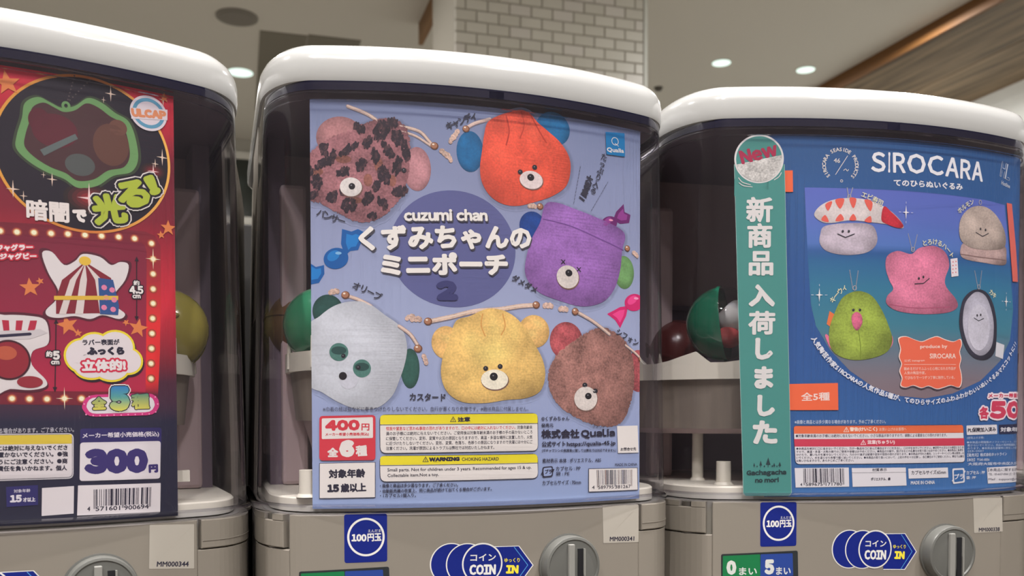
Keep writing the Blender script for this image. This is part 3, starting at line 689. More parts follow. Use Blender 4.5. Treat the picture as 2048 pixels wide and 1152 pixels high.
capsule('M', 'emerald green capsule at the left edge of the pouch poster', (-.099, .092, .1225), .0265, GREENS, GREENL, (.9, -.35, -.1))
capsule('M', 'bronze brown capsule behind the emerald green one', (-.108, .150, .127), .0275, BRONZE, BRONZE, (.2, .2, 1))
def toy(t, r):
    blob('plush_toy', t, Vector((.008, -.006, .002)), (.0155, .013, .016), FABW, seed=3)
    blob('plush_stripe', t, Vector((-.001, -.012, -.011)), (.010, .008, .0085), FABR, seed=5, amp=.06, label='red stripe of the plush toy')
capsule('R', 'green and clear capsule with a plush toy, left of the teal banner', (-.0895, .072, .1287), .0285, mat('emerald_clear_shell', (.005, .17, .09), .12, coat=.6), CLEARS, (.82, -.56, .10), toy)
capsule('R', 'dark red capsule low at the left of the right machine', (-.0998, .138, .112), .0265, REDS, REDS, (.2, -.4, 1))
post('M', 'short ivory post left of the pouch poster', -.1155, .030, .0265)
post('L', 'short ivory post with side arm right of the red poster', .0905, .035, .0295, arm=.014)
post('R', 'short ivory post left of the teal banner foot', -.1035, .040, .0265)
post('R', 'tall ivory post left of the short one in the right machine', -.1037, .085, .0465, r=.0042)

# ------------------------------------------------------------------ posters (flat print, in mm on the curved card)
QP, NP_ = POSTER
MU0 = (-82.8,210.6)
def poster(mk, label, name='poster'):
    t = in_machine(name, mk, label, 'poster' if name == 'poster' else 'banner'); return t
def paper(A, u0, u1, v0, v1, fn, grid=6, z=0, r=0):
    q = [(u0, v1), (u1, v1), (u1, v0), (u0, v0)]
    A.part('paper'); T = np.array([[q[0], q[1], q[2]], [q[0], q[2], q[3]]], float)
    A.tri(T, None, z, grid=grid, fn=fn); A.tri(T, (205, 200, 195), z-6)
YEL = (222, 208, 40); RED = (196, 58, 68); WARM = (214, 209, 203)
def tri_sign(A, c, s, col, z):
    P = [(c[0]-s*.58, c[1]-s*.45), (c[0]+s*.58, c[1]-s*.45), (c[0], c[1]+s*.55)]; A.line(P+[P[0]], s*.12, col, z); A.line([(c[0], c[1]+s*.2), (c[0], c[1]-s*.1)], s*.13, col, z); A.dots([(c[0], c[1]-s*.27)], s*.08, col, z)
def eye(A, o, z, r=None): A.ell(o, (34, 34, 40), z, n=14); A.ell((o[0]-.25, o[1]+.3, o[2]*.25, o[3]*.25), (120, 120, 125), z+1, n=8)
def rope(A, pts, z, w=1.7, col=(196, 168, 152)):
    A.line(catmull(pts, 5, False)+np.array([.25, -.35]), w+.5, (120, 112, 120), z); A.line(pts, w, col, z+1, n=5, fuzz=.5); A.line(catmull(pts, 5, False)+np.array([-.1, .2]), w*.35, (216, 196, 180), z+2)
def knot(A, c, z, r=2.4, a=0):
    for i in range(5): A.ell((c[0]+math.cos(rad(a))*(i-2)*r*.42, c[1]+math.sin(rad(a))*(i-2)*r*.42+(.3 if i % 2 else -.3), r*.55, r*.62), (206, 178, 160) if i % 2 else (190, 160, 145), z, n=12, fuzz=.8)
def bead(A, c, z, r=2.5):
    A.ell((c[0], c[1], r, r*.92), (104, 66, 46), z, n=20); A.ell((c[0]-.1*r, c[1]+.1*r, r*.8, r*.72), (160, 112, 84), z+1, n=18); A.ell((c[0]-.3*r, c[1]+.35*r, r*.3, r*.22), (232, 214, 196), z+2, n=10)
def halo(A, P, z, w=2.6, bg=None, k0=.66):
    # soft printed shade round a cut-out photograph
    P = np.array(P)[::2]; T_ = np.roll(P, -1, 0)-np.roll(P, 1, 0); T_ /= np.linalg.norm(T_, axis=1)[:, None]+1e-9; N = np.stack([T_[:, 1], -T_[:, 0]], 1)
    ar = .5*np.sum(P[:, 0]*np.roll(P[:, 1], -1)-np.roll(P[:, 0], -1)*P[:, 1]); N = N if ar > 0 else -N
    sh = np.array([.5, -.9]); a = P-N*.8+sh; b = P+N*w+sh; c_ = P+N*w*.45+sh; q = []
    for x, y in ((a, c_), (c_, b)):
        x2, y2 = np.roll(x, -1, 0), np.roll(y, -1, 0); q += [np.stack([x, x2, y], 1), np.stack([y, x2, y2], 1)]
    def f(U, V):
        d = np.sqrt(((np.stack([U, V], 1)[:, None]-(P+sh)[None])**2).sum(-1)).min(1)-.3; k = np.clip(d/w, 0, 1); k = k*k*(3-2*k)
        return bg(U, V)*(k0+(1-k0)*k)[:, None]
    A.tri(np.concatenate(q), None, z, fn=f)
HALO = None
def fur(A, P, col, o, z, fuzz=.5, n=6, seed=0, folds=0, edge=True, dark=.42, rough=0.0):
    P = catmull(P, n)
    if rough:
        rs = np.random.RandomState(seed); P = catmull(P, 3); P = P+rs.randn(*P.shape)*rough
    if edge and HALO: halo(A, catmull(P[::3], 3) if rough else P, 1.5, bg=HALO)
    A.tri(fill(P), None, z, fuzz=fuzz, grid=2.5, fn=plush(col, o, dark=dark, folds=folds, seed=seed)); return P
def ear(A, o, col, z, rot=0, seed=1, fuzz=.5): 
    t = np.linspace(0, 2*math.pi, 30, endpoint=False); u, v, a, b = o; c, s = math.cos(rad(rot)), math.sin(rad(rot)); x, y = a*np.cos(t), b*np.sin(t)
    A.tri(fill(np.stack([u+x*c-y*s, v+x*s+y*c], 1)), None, z, fuzz=fuzz, grid=2.5, fn=plush(col, o, dark=.5, seed=seed))
def muzzle(A, o, nose, z, rot=0, col=(206, 198, 190)):
    A.ell((o[0]+.3, o[1]-.5, o[2]*1.04, o[3]*1.05), (120, 90, 80), z-1, rot=rot, fuzz=.5); A.ell(o, col, z, rot=rot, fuzz=.35); A.ell(nose, (26, 24, 28), z+1, n=18); A.ell((nose[0]-.4, nose[1]+.6, .5, .4), (130, 130, 135), z+2, n=8)

# ---- middle poster: drawstring pouches
tM = poster('M', 'lilac poster of furry bear-shaped drawstring pouches, 400 yen, in the middle machine')
A = Sheet(tM, QP, NP_)
A.clip = (-114.8, 111.5)
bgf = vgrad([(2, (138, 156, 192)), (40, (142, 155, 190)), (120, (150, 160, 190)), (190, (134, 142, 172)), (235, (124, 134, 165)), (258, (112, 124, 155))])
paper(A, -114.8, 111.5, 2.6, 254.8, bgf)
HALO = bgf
A.part('printed_circle', 'slate blue disc behind the title'); A.ell((-26.2,165.1,40.42,36.59), (88, 92, 138), 1, n=64)
A.part('pouch_picture', 'picture of a pink and black spotted pouch')
ear(A, (-96.4,231.7,14.66,12.82), (168, 118, 118), 2, seed=3); ear(A, (-49.3,213.8,8.69,13.58), (180, 128, 132), 2, seed=5)
rope(A, [(-91.7,251),(-79.6,246.4),(-72,241.2)], 3, 1.9); rope(A, [(-59.7,239.8),(-48,237.3),(-41.8,231.5),(-39.3,228.5)], 3, 1.7); rope(A, [(-59.7,236.8),(-49.9,234.1),(-40.5,228.5)], 3, 1.3)
bead(A, (-38.4,228.6), 6); knot(A, (-32.4,224.6), 6, 2.6, -40); knot(A, (-29.2,222.3), 6, 2.4, -60)
LEO = [(-116.7,218.5),(-108.7,227),(-100.1,232.6),(-90.3,235.8),(-81.1,240.9),(-71.9,243.6),(-62.8,243.4),(-56,239.4),(-53.6,228.4),(-54.3,213),(-58,199),(-64.5,189.5),(-74.7,181.6),(-86,180.4),(-96.7,184.9),(-107.4,191),(-116.9,195.8)]
fur(A, LEO, (152, 102, 106), (-82.8,210.6,34.37,34.32), 5, fuzz=.9, seed=2, rough=.35)
random.seed(12)
for (x, y, a, b, ro) in [(650,330,16,9,40),(668,318,7,20,-20),(700,300,24,7,30),(735,285,14,8,60),(760,262,16,26,-30),(790,275,12,20,20),(748,310,10,18,10),(722,330,9,16,-30),(690,345,14,8,20),(640,365,12,16,0),(668,395,14,10,50),(700,410,16,14,0),(735,395,10,16,-40),(765,350,12,22,25),(790,330,9,20,-15),(795,380,18,9,15),(762,405,8,15,35),(772,300,20,9,-50),(655,300,9,14,30),(625,345,9,14,0),(712,372,8,14,60),(742,430,10,5,0),(805,300,8,24,10),(720,258,8,14,50),(780,246,14,9,0),(750,372,7,11,-20),(632,392,12,6,20),(690,382,7,9,0)]:
    o = mo_ = None
    u, v = (x-725)*.331+MU0[0], -(y-345)*.311+MU0[1]
    for k in range(int(10+a*b*.17)):      # every spot is a tuft of short dark hairs
        an, q = random.uniform(0, 6.283), math.sqrt(random.random()); ex, ey = .27*a*q*math.cos(an), .25*b*q*math.sin(an); cr, sr_ = math.cos(rad(ro)), math.sin(rad(ro))
        A.ell((u+ex*cr-ey*sr_, v+ex*sr_+ey*cr, random.uniform(.55, 1.1), random.uniform(1.1, 2.3)), (44, 34, 42) if k % 4 else (74, 52, 56), 7+(k % 3)*.3, rot=random.uniform(-35, 35)-12, n=8, fuzz=.9)
for (x, y, a, b) in [(690,320,16,8),(715,400,10,6),(640,345,14,8),(755,330,9,14),(780,360,8,12),(735,360,9,13)]:
    u, v = (x-725)*.331+MU0[0], -(y-345)*.311+MU0[1]; A.ell((u, v, .3*a, .3*b), (132, 84, 72), 6, fuzz=.9)
muzzle(A, (-89.9,201.5,6.72,5.82), (-89.3,201.9,1.99,1.99), 9, col=(212, 206, 200)); eye(A, (-57.4,212.6,1.54,1.54), 9)
A.part('pouch_picture', 'picture of an orange red pouch with blue ears')
ear(A, (-15.8,226.6,8.71,12.81), (24, 100, 150), 2, seed=4, fuzz=.35); ear(A, (40.7,246.5,12.37,10.95), (30, 104, 152), 2, seed=6, fuzz=.35)
rope(A, [(-18.4,241.1),(-12.5,244.7),(-2.8,248.1)], 3, 1.8, (200, 170, 160)); bead(A, (-18.4,240.5), 6, 2.3); knot(A, (-24.8,236.9), 6, 2.6, 60); knot(A, (-27.3,233.9), 6, 2.4, 60)
fur(A, [(-4.4,245.7),(2.2,250.4),(10.6,253.8),(18.1,255.9),(24.3,254.1),(29.6,249.3),(36.7,244.7),(45.8,238.4),(52.1,230.4),(53.6,221.5),(50.3,210.7),(40.3,203.2),(27.8,198.2),(15.6,194.7),(5.5,195.2),(-2.8,199.7),(-8.1,207.8),(-9.4,217.1),(-8,228.2),(-6.7,237.7)], (226, 86, 62), (20.8,223.8,32.01,31.22), 5, seed=7, folds=.10)
A.line([(7.9,251),(9.9,241.7),(7.9,232.7)], .9, (176, 58, 44), 7, n=5); A.line([(18.1,254.6),(20.1,246.6),(17.4,238.1)], .8, (182, 62, 46), 7, n=5); A.line([(25,252.9),(30.6,244),(35.6,237.2)], .8, (178, 60, 44), 7, n=5)
muzzle(A, (25,212,8.04,5.76), (24.6,213.6,2.45,2.24), 9, col=(220, 206, 202)); eye(A, (17.4,216.4,1.72,1.59), 9); eye(A, (27.4,220.3,1.76,1.6), 9)
A.part('pouch_picture', 'picture of a violet pouch with one blue and one green ear')
ear(A, (26,182.7,9.13,9.3), (24, 66, 138), 2, seed=8, fuzz=.35); ear(A, (97.2,157.7,8.79,11.19), (106, 150, 92), 2, seed=9, fuzz=.35)
bead(A, (31.3,195.6), 6, 2.3); knot(A, (25.7,195.5), 6, 2.4, 0); bead(A, (99.8,174.2), 8, 2.3); knot(A, (107,171.1), 8, 2.4, -30)
fur(A, [(34.9,197.2),(42.9,199.2),(57.1,196.3),(76.8,191.7),(93.6,186.8),(98,181.8),(95.4,172.8),(93.7,159.1),(88.6,145.9),(78.9,136.5),(62.9,132.6),(45.8,135.4),(30.6,140.1),(22.1,148.4),(20.8,157.9),(25,173.6),(31.3,185.3)], (148, 102, 172), (56.3,165.5,39.32,32.15), 5, seed=11)
A.line([(33.5,187.7),(53.3,184.9),(76.8,178.4),(96.3,172.9)], .7, (112, 72, 138), 7, n=5)
muzzle(A, (51.4,151.4,8.28,7.53), (52.2,154,2.64,2.29), 9)
for c in ((48,161), (59.8,156.9)):
    for s in (1, -1): A.line([(c[0]-1.3, c[1]-1.3*s), (c[0]+1.3, c[1]+1.3*s)], .6, (34, 34, 40), 9)
A.part('pouch_picture', 'picture of a white pouch with dark green ears')
ear(A, (-104.5,125.2,9.53,10.17), (36, 74, 68), 2, seed=12, fuzz=.35); ear(A, (-54.1,89.9,5.91,12.47), (44, 86, 76), 2, seed=13, fuzz=.35)
rope(A, [(-94,135.1),(-86.3,132.7),(-78,128.5)], 3, 1.9); bead(A, (-93.6,135.1), 6, 2.6); knot(A, (-100.7,137.2), 6, 2.6, 10)
fur(A, [(-117.5,113.5),(-109.4,122.1),(-100.7,128.3),(-90.9,131.1),(-80.2,130.3),(-69.5,123),(-59.6,115.4),(-56,104.5),(-57.2,93.6),(-61,82.1),(-65.4,72.7),(-74.4,65.5),(-86.7,64.6),(-97.4,68.4),(-108.2,74.9),(-117.7,82)], (186, 190, 196), (-86.8,97.5,32.71,34.67), 5, fuzz=.2, seed=14, dark=.2)
rope(A, [(-60.9,116.3),(-54.1,111.4),(-49.4,104.6)], 6, 1.9); bead(A, (-49.1,102.4), 8, 2.7); knot(A, (-44.8,95.9), 8, 2.6, -70)
for o, q in (((-97.9,99.9,5.84,5.56), (-95.1,97.5)), ((-83.8,89.8,5.53,5.58), (-85.9,90.4))): A.ell(o, (72, 116, 106), 7, fuzz=.4); A.ell((o[0], o[1]+1, o[2]*.8, o[3]*.45), (40, 72, 68), 8); eye(A, (q[0], q[1], 1.4, 1.4), 9)
A.ell((-92.1,82.6,5.53,5.58), (186, 188, 196), 7, fuzz=.2); A.ell((-95.5,85.1,2.46,2.48), (26, 24, 28), 9)
A.part('pouch_picture', 'picture of a custard yellow pouch')
rope(A, [(-42.8,119.4),(-28.9,122.5),(-12.8,126.6),(3.7,128.4),(17.3,130.9),(28.5,132)], 3, 2.6, (208, 180, 160)); bead(A, (-42.8,119.4), 6, 2.6); knot(A, (-50.3,120.8), 6, 2.8, 0); knot(A, (-54,122), 6, 2.4, 20); bead(A, (28.5,132), 6, 2.6); knot(A, (37,132), 6, 2.9, 0)
ear(A, (-31.5,106.4,9.21,10.35), (232, 184, 112), 4, seed=15); ear(A, (27,114.8,10.95,10.66), (232, 184, 112), 4, seed=16)
fur(A, [(-25.1,120),(-16.1,123.4),(-5.6,128.1),(5,127.8),(14.5,123.1),(21.4,115.6),(27.7,106.1),(33.1,96.5),(34.9,86.1),(31.3,76.3),(21.4,71.7),(7.6,70.4),(-6.4,68.4),(-21,69),(-30.6,75),(-34.7,85.3),(-33.7,97),(-29.6,108)], (240, 190, 112), (-1,97.8,34.78,29.92), 7, seed=17, folds=.10)
A.line([(-7.9,124.9),(-8.9,117.9),(-6.3,111)], .7, (206, 150, 80), 9, n=5); A.line([(5.4,125.3),(7,117.7),(4.3,111.9)], .7, (206, 150, 80), 9, n=5)
muzzle(A, (-0.1,83.4,9,6.38), (-0.7,85.3,2.66,2.55), 10, col=(234, 222, 200)); eye(A, (-6,90.4,1.65,1.59), 10); eye(A, (3.6,91.8,1.68,1.6), 10)
A.part('pouch_picture', 'picture of a curly brown pouch with dusty red ears')
ear(A, (50.7,109.4,12.43,12.48), (168, 80, 84), 2, seed=18, fuzz=1); ear(A, (110,91,10.51,14.49), (168, 82, 86), 2, seed=19, fuzz=1)
rope(A, [(57.1,129.4),(70.9,123.4),(84.4,115.3)], 8, 1.9); bead(A, (57.1,129), 10, 2.6); knot(A, (48.1,130.3), 10, 2.8, 0); bead(A, (112.3,99.3), 10, 2.2); rope(A, [(98.2,108.4),(106.3,103.9),(111.8,100)], 8, 1.3)
fur(A, [(57.2,110.3),(66.9,115.9),(79,119.4),(91.6,115.6),(100.4,108.5),(105.4,96.7),(106.4,83),(103.7,70.9),(98.3,58.9),(88.8,53.1),(73,53.9),(57.2,59.3),(44,67.9),(37.8,78.7),(37.8,90.1),(44,100.7)], (156, 112, 102), (70.5,85.4,36.39,33.4), 5, fuzz=1.0, seed=20, rough=.3)
muzzle(A, (65.4,71.6,9.07,7.99), (67.3,73.3,2.58,2.17), 9); eye(A, (64.6,80.6,1.97,1.66), 9); eye(A, (72.9,76.7,2.02,1.67), 9)
A.part('sweet_picture', 'pictures of wrapped sweets, blue, purple and pink')
def sweet(o, t1, t2, c1, c2, rot=0):
    for t in (t1, t2):
        if t: A.poly(t, c1, 2); u = np.mean(t, 0); A.poly([(p[0]*.6+u[0]*.4, p[1]*.6+u[1]*.4) for p in t], c2, 3)
    A.ell(o, c1, 4, rot=rot); A.ell((o[0]-o[2]*.2, o[1]+o[3]*.25, o[2]*.55, o[3]*.45), c2, 5, rot=rot+20); A.ell((o[0]+o[2]*.2, o[1]+o[3]*.5, o[2]*.25, o[3]*.14), (120, 170, 205) if c1[2] > c1[0] else (230, 150, 180), 6)
sweet((-99.3,157.6,7.67,6.45), [(-95.5,175.7),(-89.7,174.2),(-85.8,175.8),(-77.5,171.7),(-84,167.2),(-85.8,162.9),(-90.7,162.2),(-93.8,159.1),(-96.2,166.5)], [(-116.6,155.4),(-111.7,152.3),(-106.7,153.5),(-106.5,148),(-109.9,142.5),(-116.7,141.2)], (14, 84, 150), (26, 116, 184), 15)
sweet((84.2,189.5,7.11,4.68), [(87.6,192.2),(90.1,197.9),(96.6,204),(97.5,198.7),(102.8,197.3),(101.5,191.7),(93.6,190.2)], None, (98, 34, 96), (134, 58, 130), 20)
sweet((106.2,137.9,8.65,5.82), [(82.7,128.7),(93.7,134),(100.8,135.2),(99,128.2),(93.8,119.8),(89.5,125)], None, (196, 34, 100), (222, 66, 132), 10)
A.part('title_lettering', 'white title lettering over the slate disc')
TW_ = [(.5, (96, 92, 104))]
for dx in (0,): pass
def shadow_text(s, box, h=0, bold=.4, z=12):
    b = list(box); b2 = (b[0]+.7, b[1]-.9, b[2]+.7, b[3]-.9, b[4]); A.text(s, b2, (64, 62, 70), z, bold=bold+.15); A.text(s, box, (222, 218, 210), z+1, bold=bold)
shadow_text('くずみちゃんの', (-85.2,162,25.3,167.2,15.59), bold=.78); shadow_text('ミニポーチ', (-71.8,147.1,9.1,150,14.36), bold=.9)
shadow_text('cuzumi chan', (-57.5,181.1,-4.5,183.5,7.48), bold=.45)
A.text('2', (-37.4,132.6,-23.8,132.9,12.52), (54, 56, 102), 12, bold=1.5)
A.part('printed_lettering', 'small dark names beside the pouches')
for s, p, r_ in (('パンサー', [(-110.2,186),(-102.9,183),(-93.7,180)], 0), ('キャンディ', [(-30.8,240.8),(-21.5,245.2),(-11.6,249.8)], 0), ('ダメダメ', [(11.8,149.2),(20.1,145.1),(29.2,141)], 0), ('オリーブ', [(-89,141.3),(-81.1,138.3),(-71.9,133.5)], 0), ('シフォン', [(90.3,117.6),(99.1,113.9),(109.9,109.6)], 0)):
    A.along(s, p, 5.4 if s[0] != 'ダ' else 5.0, (50, 50, 62), 12, bold=.12)
A.text('カスタード', (-54.5,69.9,-31.9,69.6,4.7), (50, 50, 62), 12, bold=.16)
A.along('たっぷり入る', [(80.4,235.4),(76.3,222.2),(70.3,207.6)], 5.2, (50, 50, 62), 12, bold=.1, vert=True); A.along('大容量ー', [(68.7,219.3),(65.6,210.4),(60.9,201.3)], 5.4, (50, 50, 62), 12, bold=.25, vert=True)
for p, q in (((60.9,224.6), (55.6,198.8)), ((82.9,217.1), (68.8,195.5))):
    for i in range(11): a = i/11; b = a+.055; A.line([(p[0]+(q[0]-p[0])*a, p[1]+(q[1]-p[1])*a), (p[0]+(q[0]-p[0])*b, p[1]+(q[1]-p[1])*b)], .3, (50, 50, 62), 12)
A.part('maker_logo', 'blue square maker logo reading Qualia')
A.rrect([(80.8,250),(96.9,251.6),(97.4,235.8),(81.6,235.2)], .5, (24, 112, 166), 12); A.ring((88.7,244.9,2.97,2.67), .45, WARM, 13); A.line([(88.7,243.6),(91.7,242)], .4, WARM, 13); A.text('Qualia', (82.1,236.6,96.5,237.7,3.41), WARM, 13, bold=.12)
A.part('price_box', 'red box reading 400 yen, 6 kinds')
A.text('※巾着の紐は指などに巻きつけたりしないでください。血行が悪くなり危険です。※飴は商品に付属しません。', (-107.9,63.1,22.8,63.3,2.98), (58, 58, 74), 12)
A.rrect([(-110.1,60.3),(-75.6,60.9),(-75.8,32.8),(-110.3,32.7)], 2.2, (196, 54, 66), 12); A.rrect([(-108.6,58.8),(-77.2,59.6),(-77.2,46.6),(-108.7,46)], .8, WARM, 13)
A.text('400', (-106.5,51,-85.2,51.3,6.83), (196, 54, 66), 14, bold=.7); A.text('円', (-84.3,51.3,-79.4,51.2,4.35), (196, 54, 66), 14, bold=.15); A.text('メーカー希望小売価格(税込)', (-106.5,47.6,-79.7,47.8,2.33), (196, 54, 66), 14, bold=.06)
A.text('全', (-105.3,34.8,-98.6,34.8,5.91), WARM, 13, bold=.35); A.text('6', (-97.9,34.5,-88.4,34.8,10.88), WARM, 13, bold=1.3); A.text('種', (-87.8,35.1,-80.7,35.4,6.85), WARM, 13, bold=.3)
A.part('age_box', 'white box giving the recommended age')
A.poly([(-110.3,31.1),(-75.8,31.6),(-75.9,9.4),(-110.5,9)], INK, 12); A.poly([(-110,30.8),(-76.1,31.3),(-76.2,9.7),(-110.2,9.3)], WARM, 13); A.text('対象年齢', (-104.5,21.5,-82,22,5.61), INK, 14, bold=.28)
A.text('15', (-105.5,12.8,-98.1,13,4.98), INK, 14, bold=.5); A.text('歳以上', (-97.2,12.7,-81.4,13.2,5.61), INK, 14, bold=.28)
A.part('warning_box', 'white and yellow boxes with the warnings')
def wbox(q, qi, split_l, split_r):
    A.rrect(q, 4, INK, 12); A.rrect(qi, 3.7, WARM, 13)
wbox([(-73.2,61.2),(29.5,62),(29.8,37.3),(-73,36.9)], [(-72.8,60.9),(29.1,61.7),(29.5,37.6),(-72.7,37.2)], 0, 0); A.rrect([(-72.8,60.9),(29.1,61.7),(29.3,55.5),(-72.7,55)], 2.5, YEL, 14); A.poly([(-72.7,57.8),(29.3,58.4),(29.3,55.5),(-72.7,55)], YEL, 14); A.line([(-72.7,54.7),(29.3,55.2)], .3, INK, 15)
tri_sign(A, (-27.2,58), 3, INK, 15); A.text('注意', (-24.3,56.4,-16.2,56.7,3.01), INK, 15, bold=.2)
for s, b, c in (('怪我や窒息など思わぬ事故の恐れがありますので、口の中には絶対に入れないでください。', (-69.2,51.2,13.8,51.6,2.37), (200, 60, 66)), ('対象年齢未', (15.1,51.6,25.6,51.6,2.43), INK), ('満のお子様には絶対に与えないでください。ご使用後は対象年齢未満のお子様の手の届かないところ', (-69.2,48.1,25.6,48.6,2.37), INK), ('に保管してください。変形、変質や火災の原因となりますので、高温・多湿な場所に放置したり、火気', (-69.2,45,25.6,45.3,2.37), INK), ('に近づけたりしないでください。変形、変質、色落ち、色移りの原因になりますので洗濯には十分にご', (-69.2,42,25.6,42.2,2.37), INK), ('注意ください。洗濯が原因によるトラブルは弊社では対応いたしかねます。', (-69.2,38.9,-0.5,39,2.36), INK)): A.text(s, b, c, 14, bold=.03)
wbox([(-73.3,35.6),(29.5,35.7),(29.8,19.3),(-73.1,19.1)], [(-73,35.3),(29.1,35.3),(29.5,19.7),(-72.7,19.4)], 0, 0); A.rrect([(-73,35.3),(29.1,35.3),(29.3,29.8),(-72.8,29.7)], 2.5, YEL, 14); A.poly([(-72.8,32.8),(29.3,32.7),(29.3,29.8),(-72.8,29.7)], YEL, 14); A.line([(-72.8,29.4),(29.3,29.5)], .3, INK, 15)
tri_sign(A, (-44.7,32.9), 3, INK, 15); A.text('WARNING', (-42.5,31.6,-23.1,31.7,2.68), INK, 15, bold=.32); A.text('CHOKING HAZARD', (-21.8,31.7,2.5,31.6,2.23), INK, 15, bold=.06)
A.text('Small parts. Not for children under 3 years. Recommended for ages 15 & up.', (-68.4,25,24.9,25.2,2.7), INK, 14, bold=.05); A.text('Collectable item.Not a toy.', (-68.4,21.5,-36.5,21.8,2.67), INK, 14, bold=.05)
for s, b in (('・画像と商品は多少異なります。ご了承ください。', (-73.1,15.6,-24.1,15.5,2.52)), ('・自動販売機の性質上、同じ商品が続けて出てくる場合がございます。', (-73.1,12.2,-2.2,12.5,2.53)), ('・1カプセル1個入り。', (-73.1,9.4,-50.7,9.4,2.51))): A.text(s, b, INK, 12, bold=.04)
A.part('maker_lettering', 'dark lettering naming the maker')
for s, b, bo in (('©くずみちゃん', (32,56.8,52.6,57,2.95), .06), ('発売元', (32,52.6,40.7,52.8,2.61), .06), ('株式会社', (32,45.4,60.3,45.4,5.92), .25), ('Qualia', (61.5,45,89.2,45.3,6.06), .3), ('クオリア', (70.6,51.9,80.8,51.8,1.68), 0), ('公式サイト', (32.3,39.9,49.6,39.9,3.61), .12), ('https://qualia-45.jp', (50.7,39.2,89.7,39.5,3.69), .12), ('(ガチャマシンの故障等に関しては弊社では対応できません)', (32.3,36.3,90.1,35.4,2.33), .04), ('素材表示 本体 : ポリエステル、ABS', (32.7,29.4,77.5,28.9,2.99), .04), ('カプセル : PP', (42.5,24.2,61.1,24,2.82), .04), ('袋 : PE', (42.5,20.9,52.6,20.8,2.64), .04), ('カプセルサイズ : 70mm', (32.7,15,61.5,14.7,2.97), .04), ('MADE IN CHINA', (89.3,25.9,108.8,25.6,1.89), .03)): A.text(s, b, INK, 12, bold=bo)
def recycle(A, q, col, z, lb):
    P = A.rrect(q, 1.4, col, z); c = np.mean(P, 0); A.tri(fill(c+(P-c)*.78), None, z+1, fn=lb[0]); A.text('プラ', lb[1], col, z+2, bold=.14)
    tl, tr = np.array(q[0]), np.array(q[1]); 
    for p, s in ((tr, 1), (np.array(q[3]), -1)): A.poly([(p[0]-1.2*s, p[1]-2.0*s), (p[0]+1.2*s, p[1]-2.0*s), (p[0], p[1]-4.2*s)], col, z+2)
recycle(A, [(32.7,26.8),(40.3,27.3),(40.3,20.4),(32.7,19.9)], INK, 12, (bgf, (34.5,22.2,39.6,22.3,2.96)))
A.part('blank_code_box', 'white box above the words for enquiries'); A.poly([(90.9,53.1),(109.2,53.3),(110.2,34.6),(91.8,34.7)], WARM, 12); A.text('お問合せ先', (94,36,107.9,36,2.41), INK, 13, bold=.06)
A.part('barcode_box', 'white barcode box'); A.poly([(67.4,24.9),(109.3,24.2),(109.8,8.6),(67.4,9.1)], INK, 12); A.poly([(67.8,24.5),(108.8,23.9),(109.4,8.9),(67.8,9.4)], WARM, 13)
barcode(A, '4589795381267', [(73.8,23.7),(104.3,23),(104.3,11.6),(74.3,11.9)], 14, cols=[(60, 60, 70), (40, 44, 66), (120, 90, 84), (28, 40, 80), (84, 84, 90)])
A.text('4', (70.2,11,72.2,10.9,2.35), INK, 14, bold=.05); A.text('589795', (75.1,10.8,88,10.6,2.38), INK, 14, bold=.05); A.text('381267', (89.3,10.5,103,10.3,2.41), INK, 14, bold=.05)
A.build()

HALO = None
# ---- left poster: rubber charms
tL = poster('L', 'red poster of rubber charms with a black disc, 300 yen, in the left machine')
A = Sheet(tL, QP, NP_); A.clip = (-112, 97)
def redf(U, V):
    c1 = vgrad([(2, (30, 32, 50)), (62, (34, 34, 56)), (68, (62, 40, 58)), (84, (72, 34, 52)), (96, (120, 34, 48)), (130, (196, 40, 56)), (180, (120, 28, 44)), (215, (104, 26, 42)), (240, (180, 34, 52)), (262, (196, 44, 60))])(U, V)
    return c1
paper(A, -112, 97, 2.2, 256.5, redf)
A.part('marquee_frame', 'printed frame of lit bulbs around the red field')
def panf(U, V): return vgrad([(72, (172, 36, 66)), (110, (140, 34, 60)), (160, (116, 32, 52)), (170, (112, 30, 50))])(U, V)
LF = [(3.6,167),(79.3,173.1),(85.1,171.1),(88.3,165.5),(88.3,145.1),(87.3,103),(85.8,75.9),(85.7,69.3),(2.2,70.7)]
LF[0] = (-106, LF[0][1]); LF[-1] = (-106, LF[-1][1])
def frf(U, V):
    a = vgrad([(66, (88, 34, 52)), (76, (96, 34, 52)), (84, (214, 44, 44)), (120, (206, 44, 46)), (150, (150, 40, 48)), (172, (118, 34, 46))])(U, V); b = np.array(C3(112, 32, 46, GAIN)); w = np.clip((U-70)/8, 0, 1)[:, None]; return a*w+(b*(1-w))
A.tri(fill(LF), None, 1, fn=frf, grid=5); LI = [(3.5,161.2),(76.4,166.5),(78.9,165),(80.1,161),(79.1,102.7),(78.5,77.6),(2.3,77.3)]; LI[0] = (-98, LI[0][1]); LI[-1] = (-98, LI[-1][1])
A.tri(fill(LI), None, 2, fn=panf, grid=8)
BUL = [(3.6,165.6),(11.8,165.7),(20.2,166.2),(28.8,166.5),(37.4,167),(46.3,167.4),(55.1,167.7),(64.4,168.1),(73.3,168.2),(83,166.4),(83.8,157.2),(83.7,148.3),(83.6,139.3),(83.5,130.7),(83.1,121.7),(82.7,112.7),(82.3,103.7),(81.9,94.7),(81.8,85.7),(8.1,73.2),(16.7,73),(25.5,73),(34.4,73.4),(43.3,73.4)]
for c in BUL: A.ell((c[0], c[1], 2.6, 2.6), (150, 62, 50), 2, n=14); A.ell((c[0], c[1], 1.9, 1.9), (204, 150, 104), 3, n=14); A.ell((c[0], c[1], 1.3, 1.3), (240, 226, 190), 4, n=12)
for c in ((83.8,157.2), (34.4,73.4)): sparkle(A, c, 6.5, (235, 214, 180), 4, .08)
A.part('glow_disc', 'black disc with a gold ring')
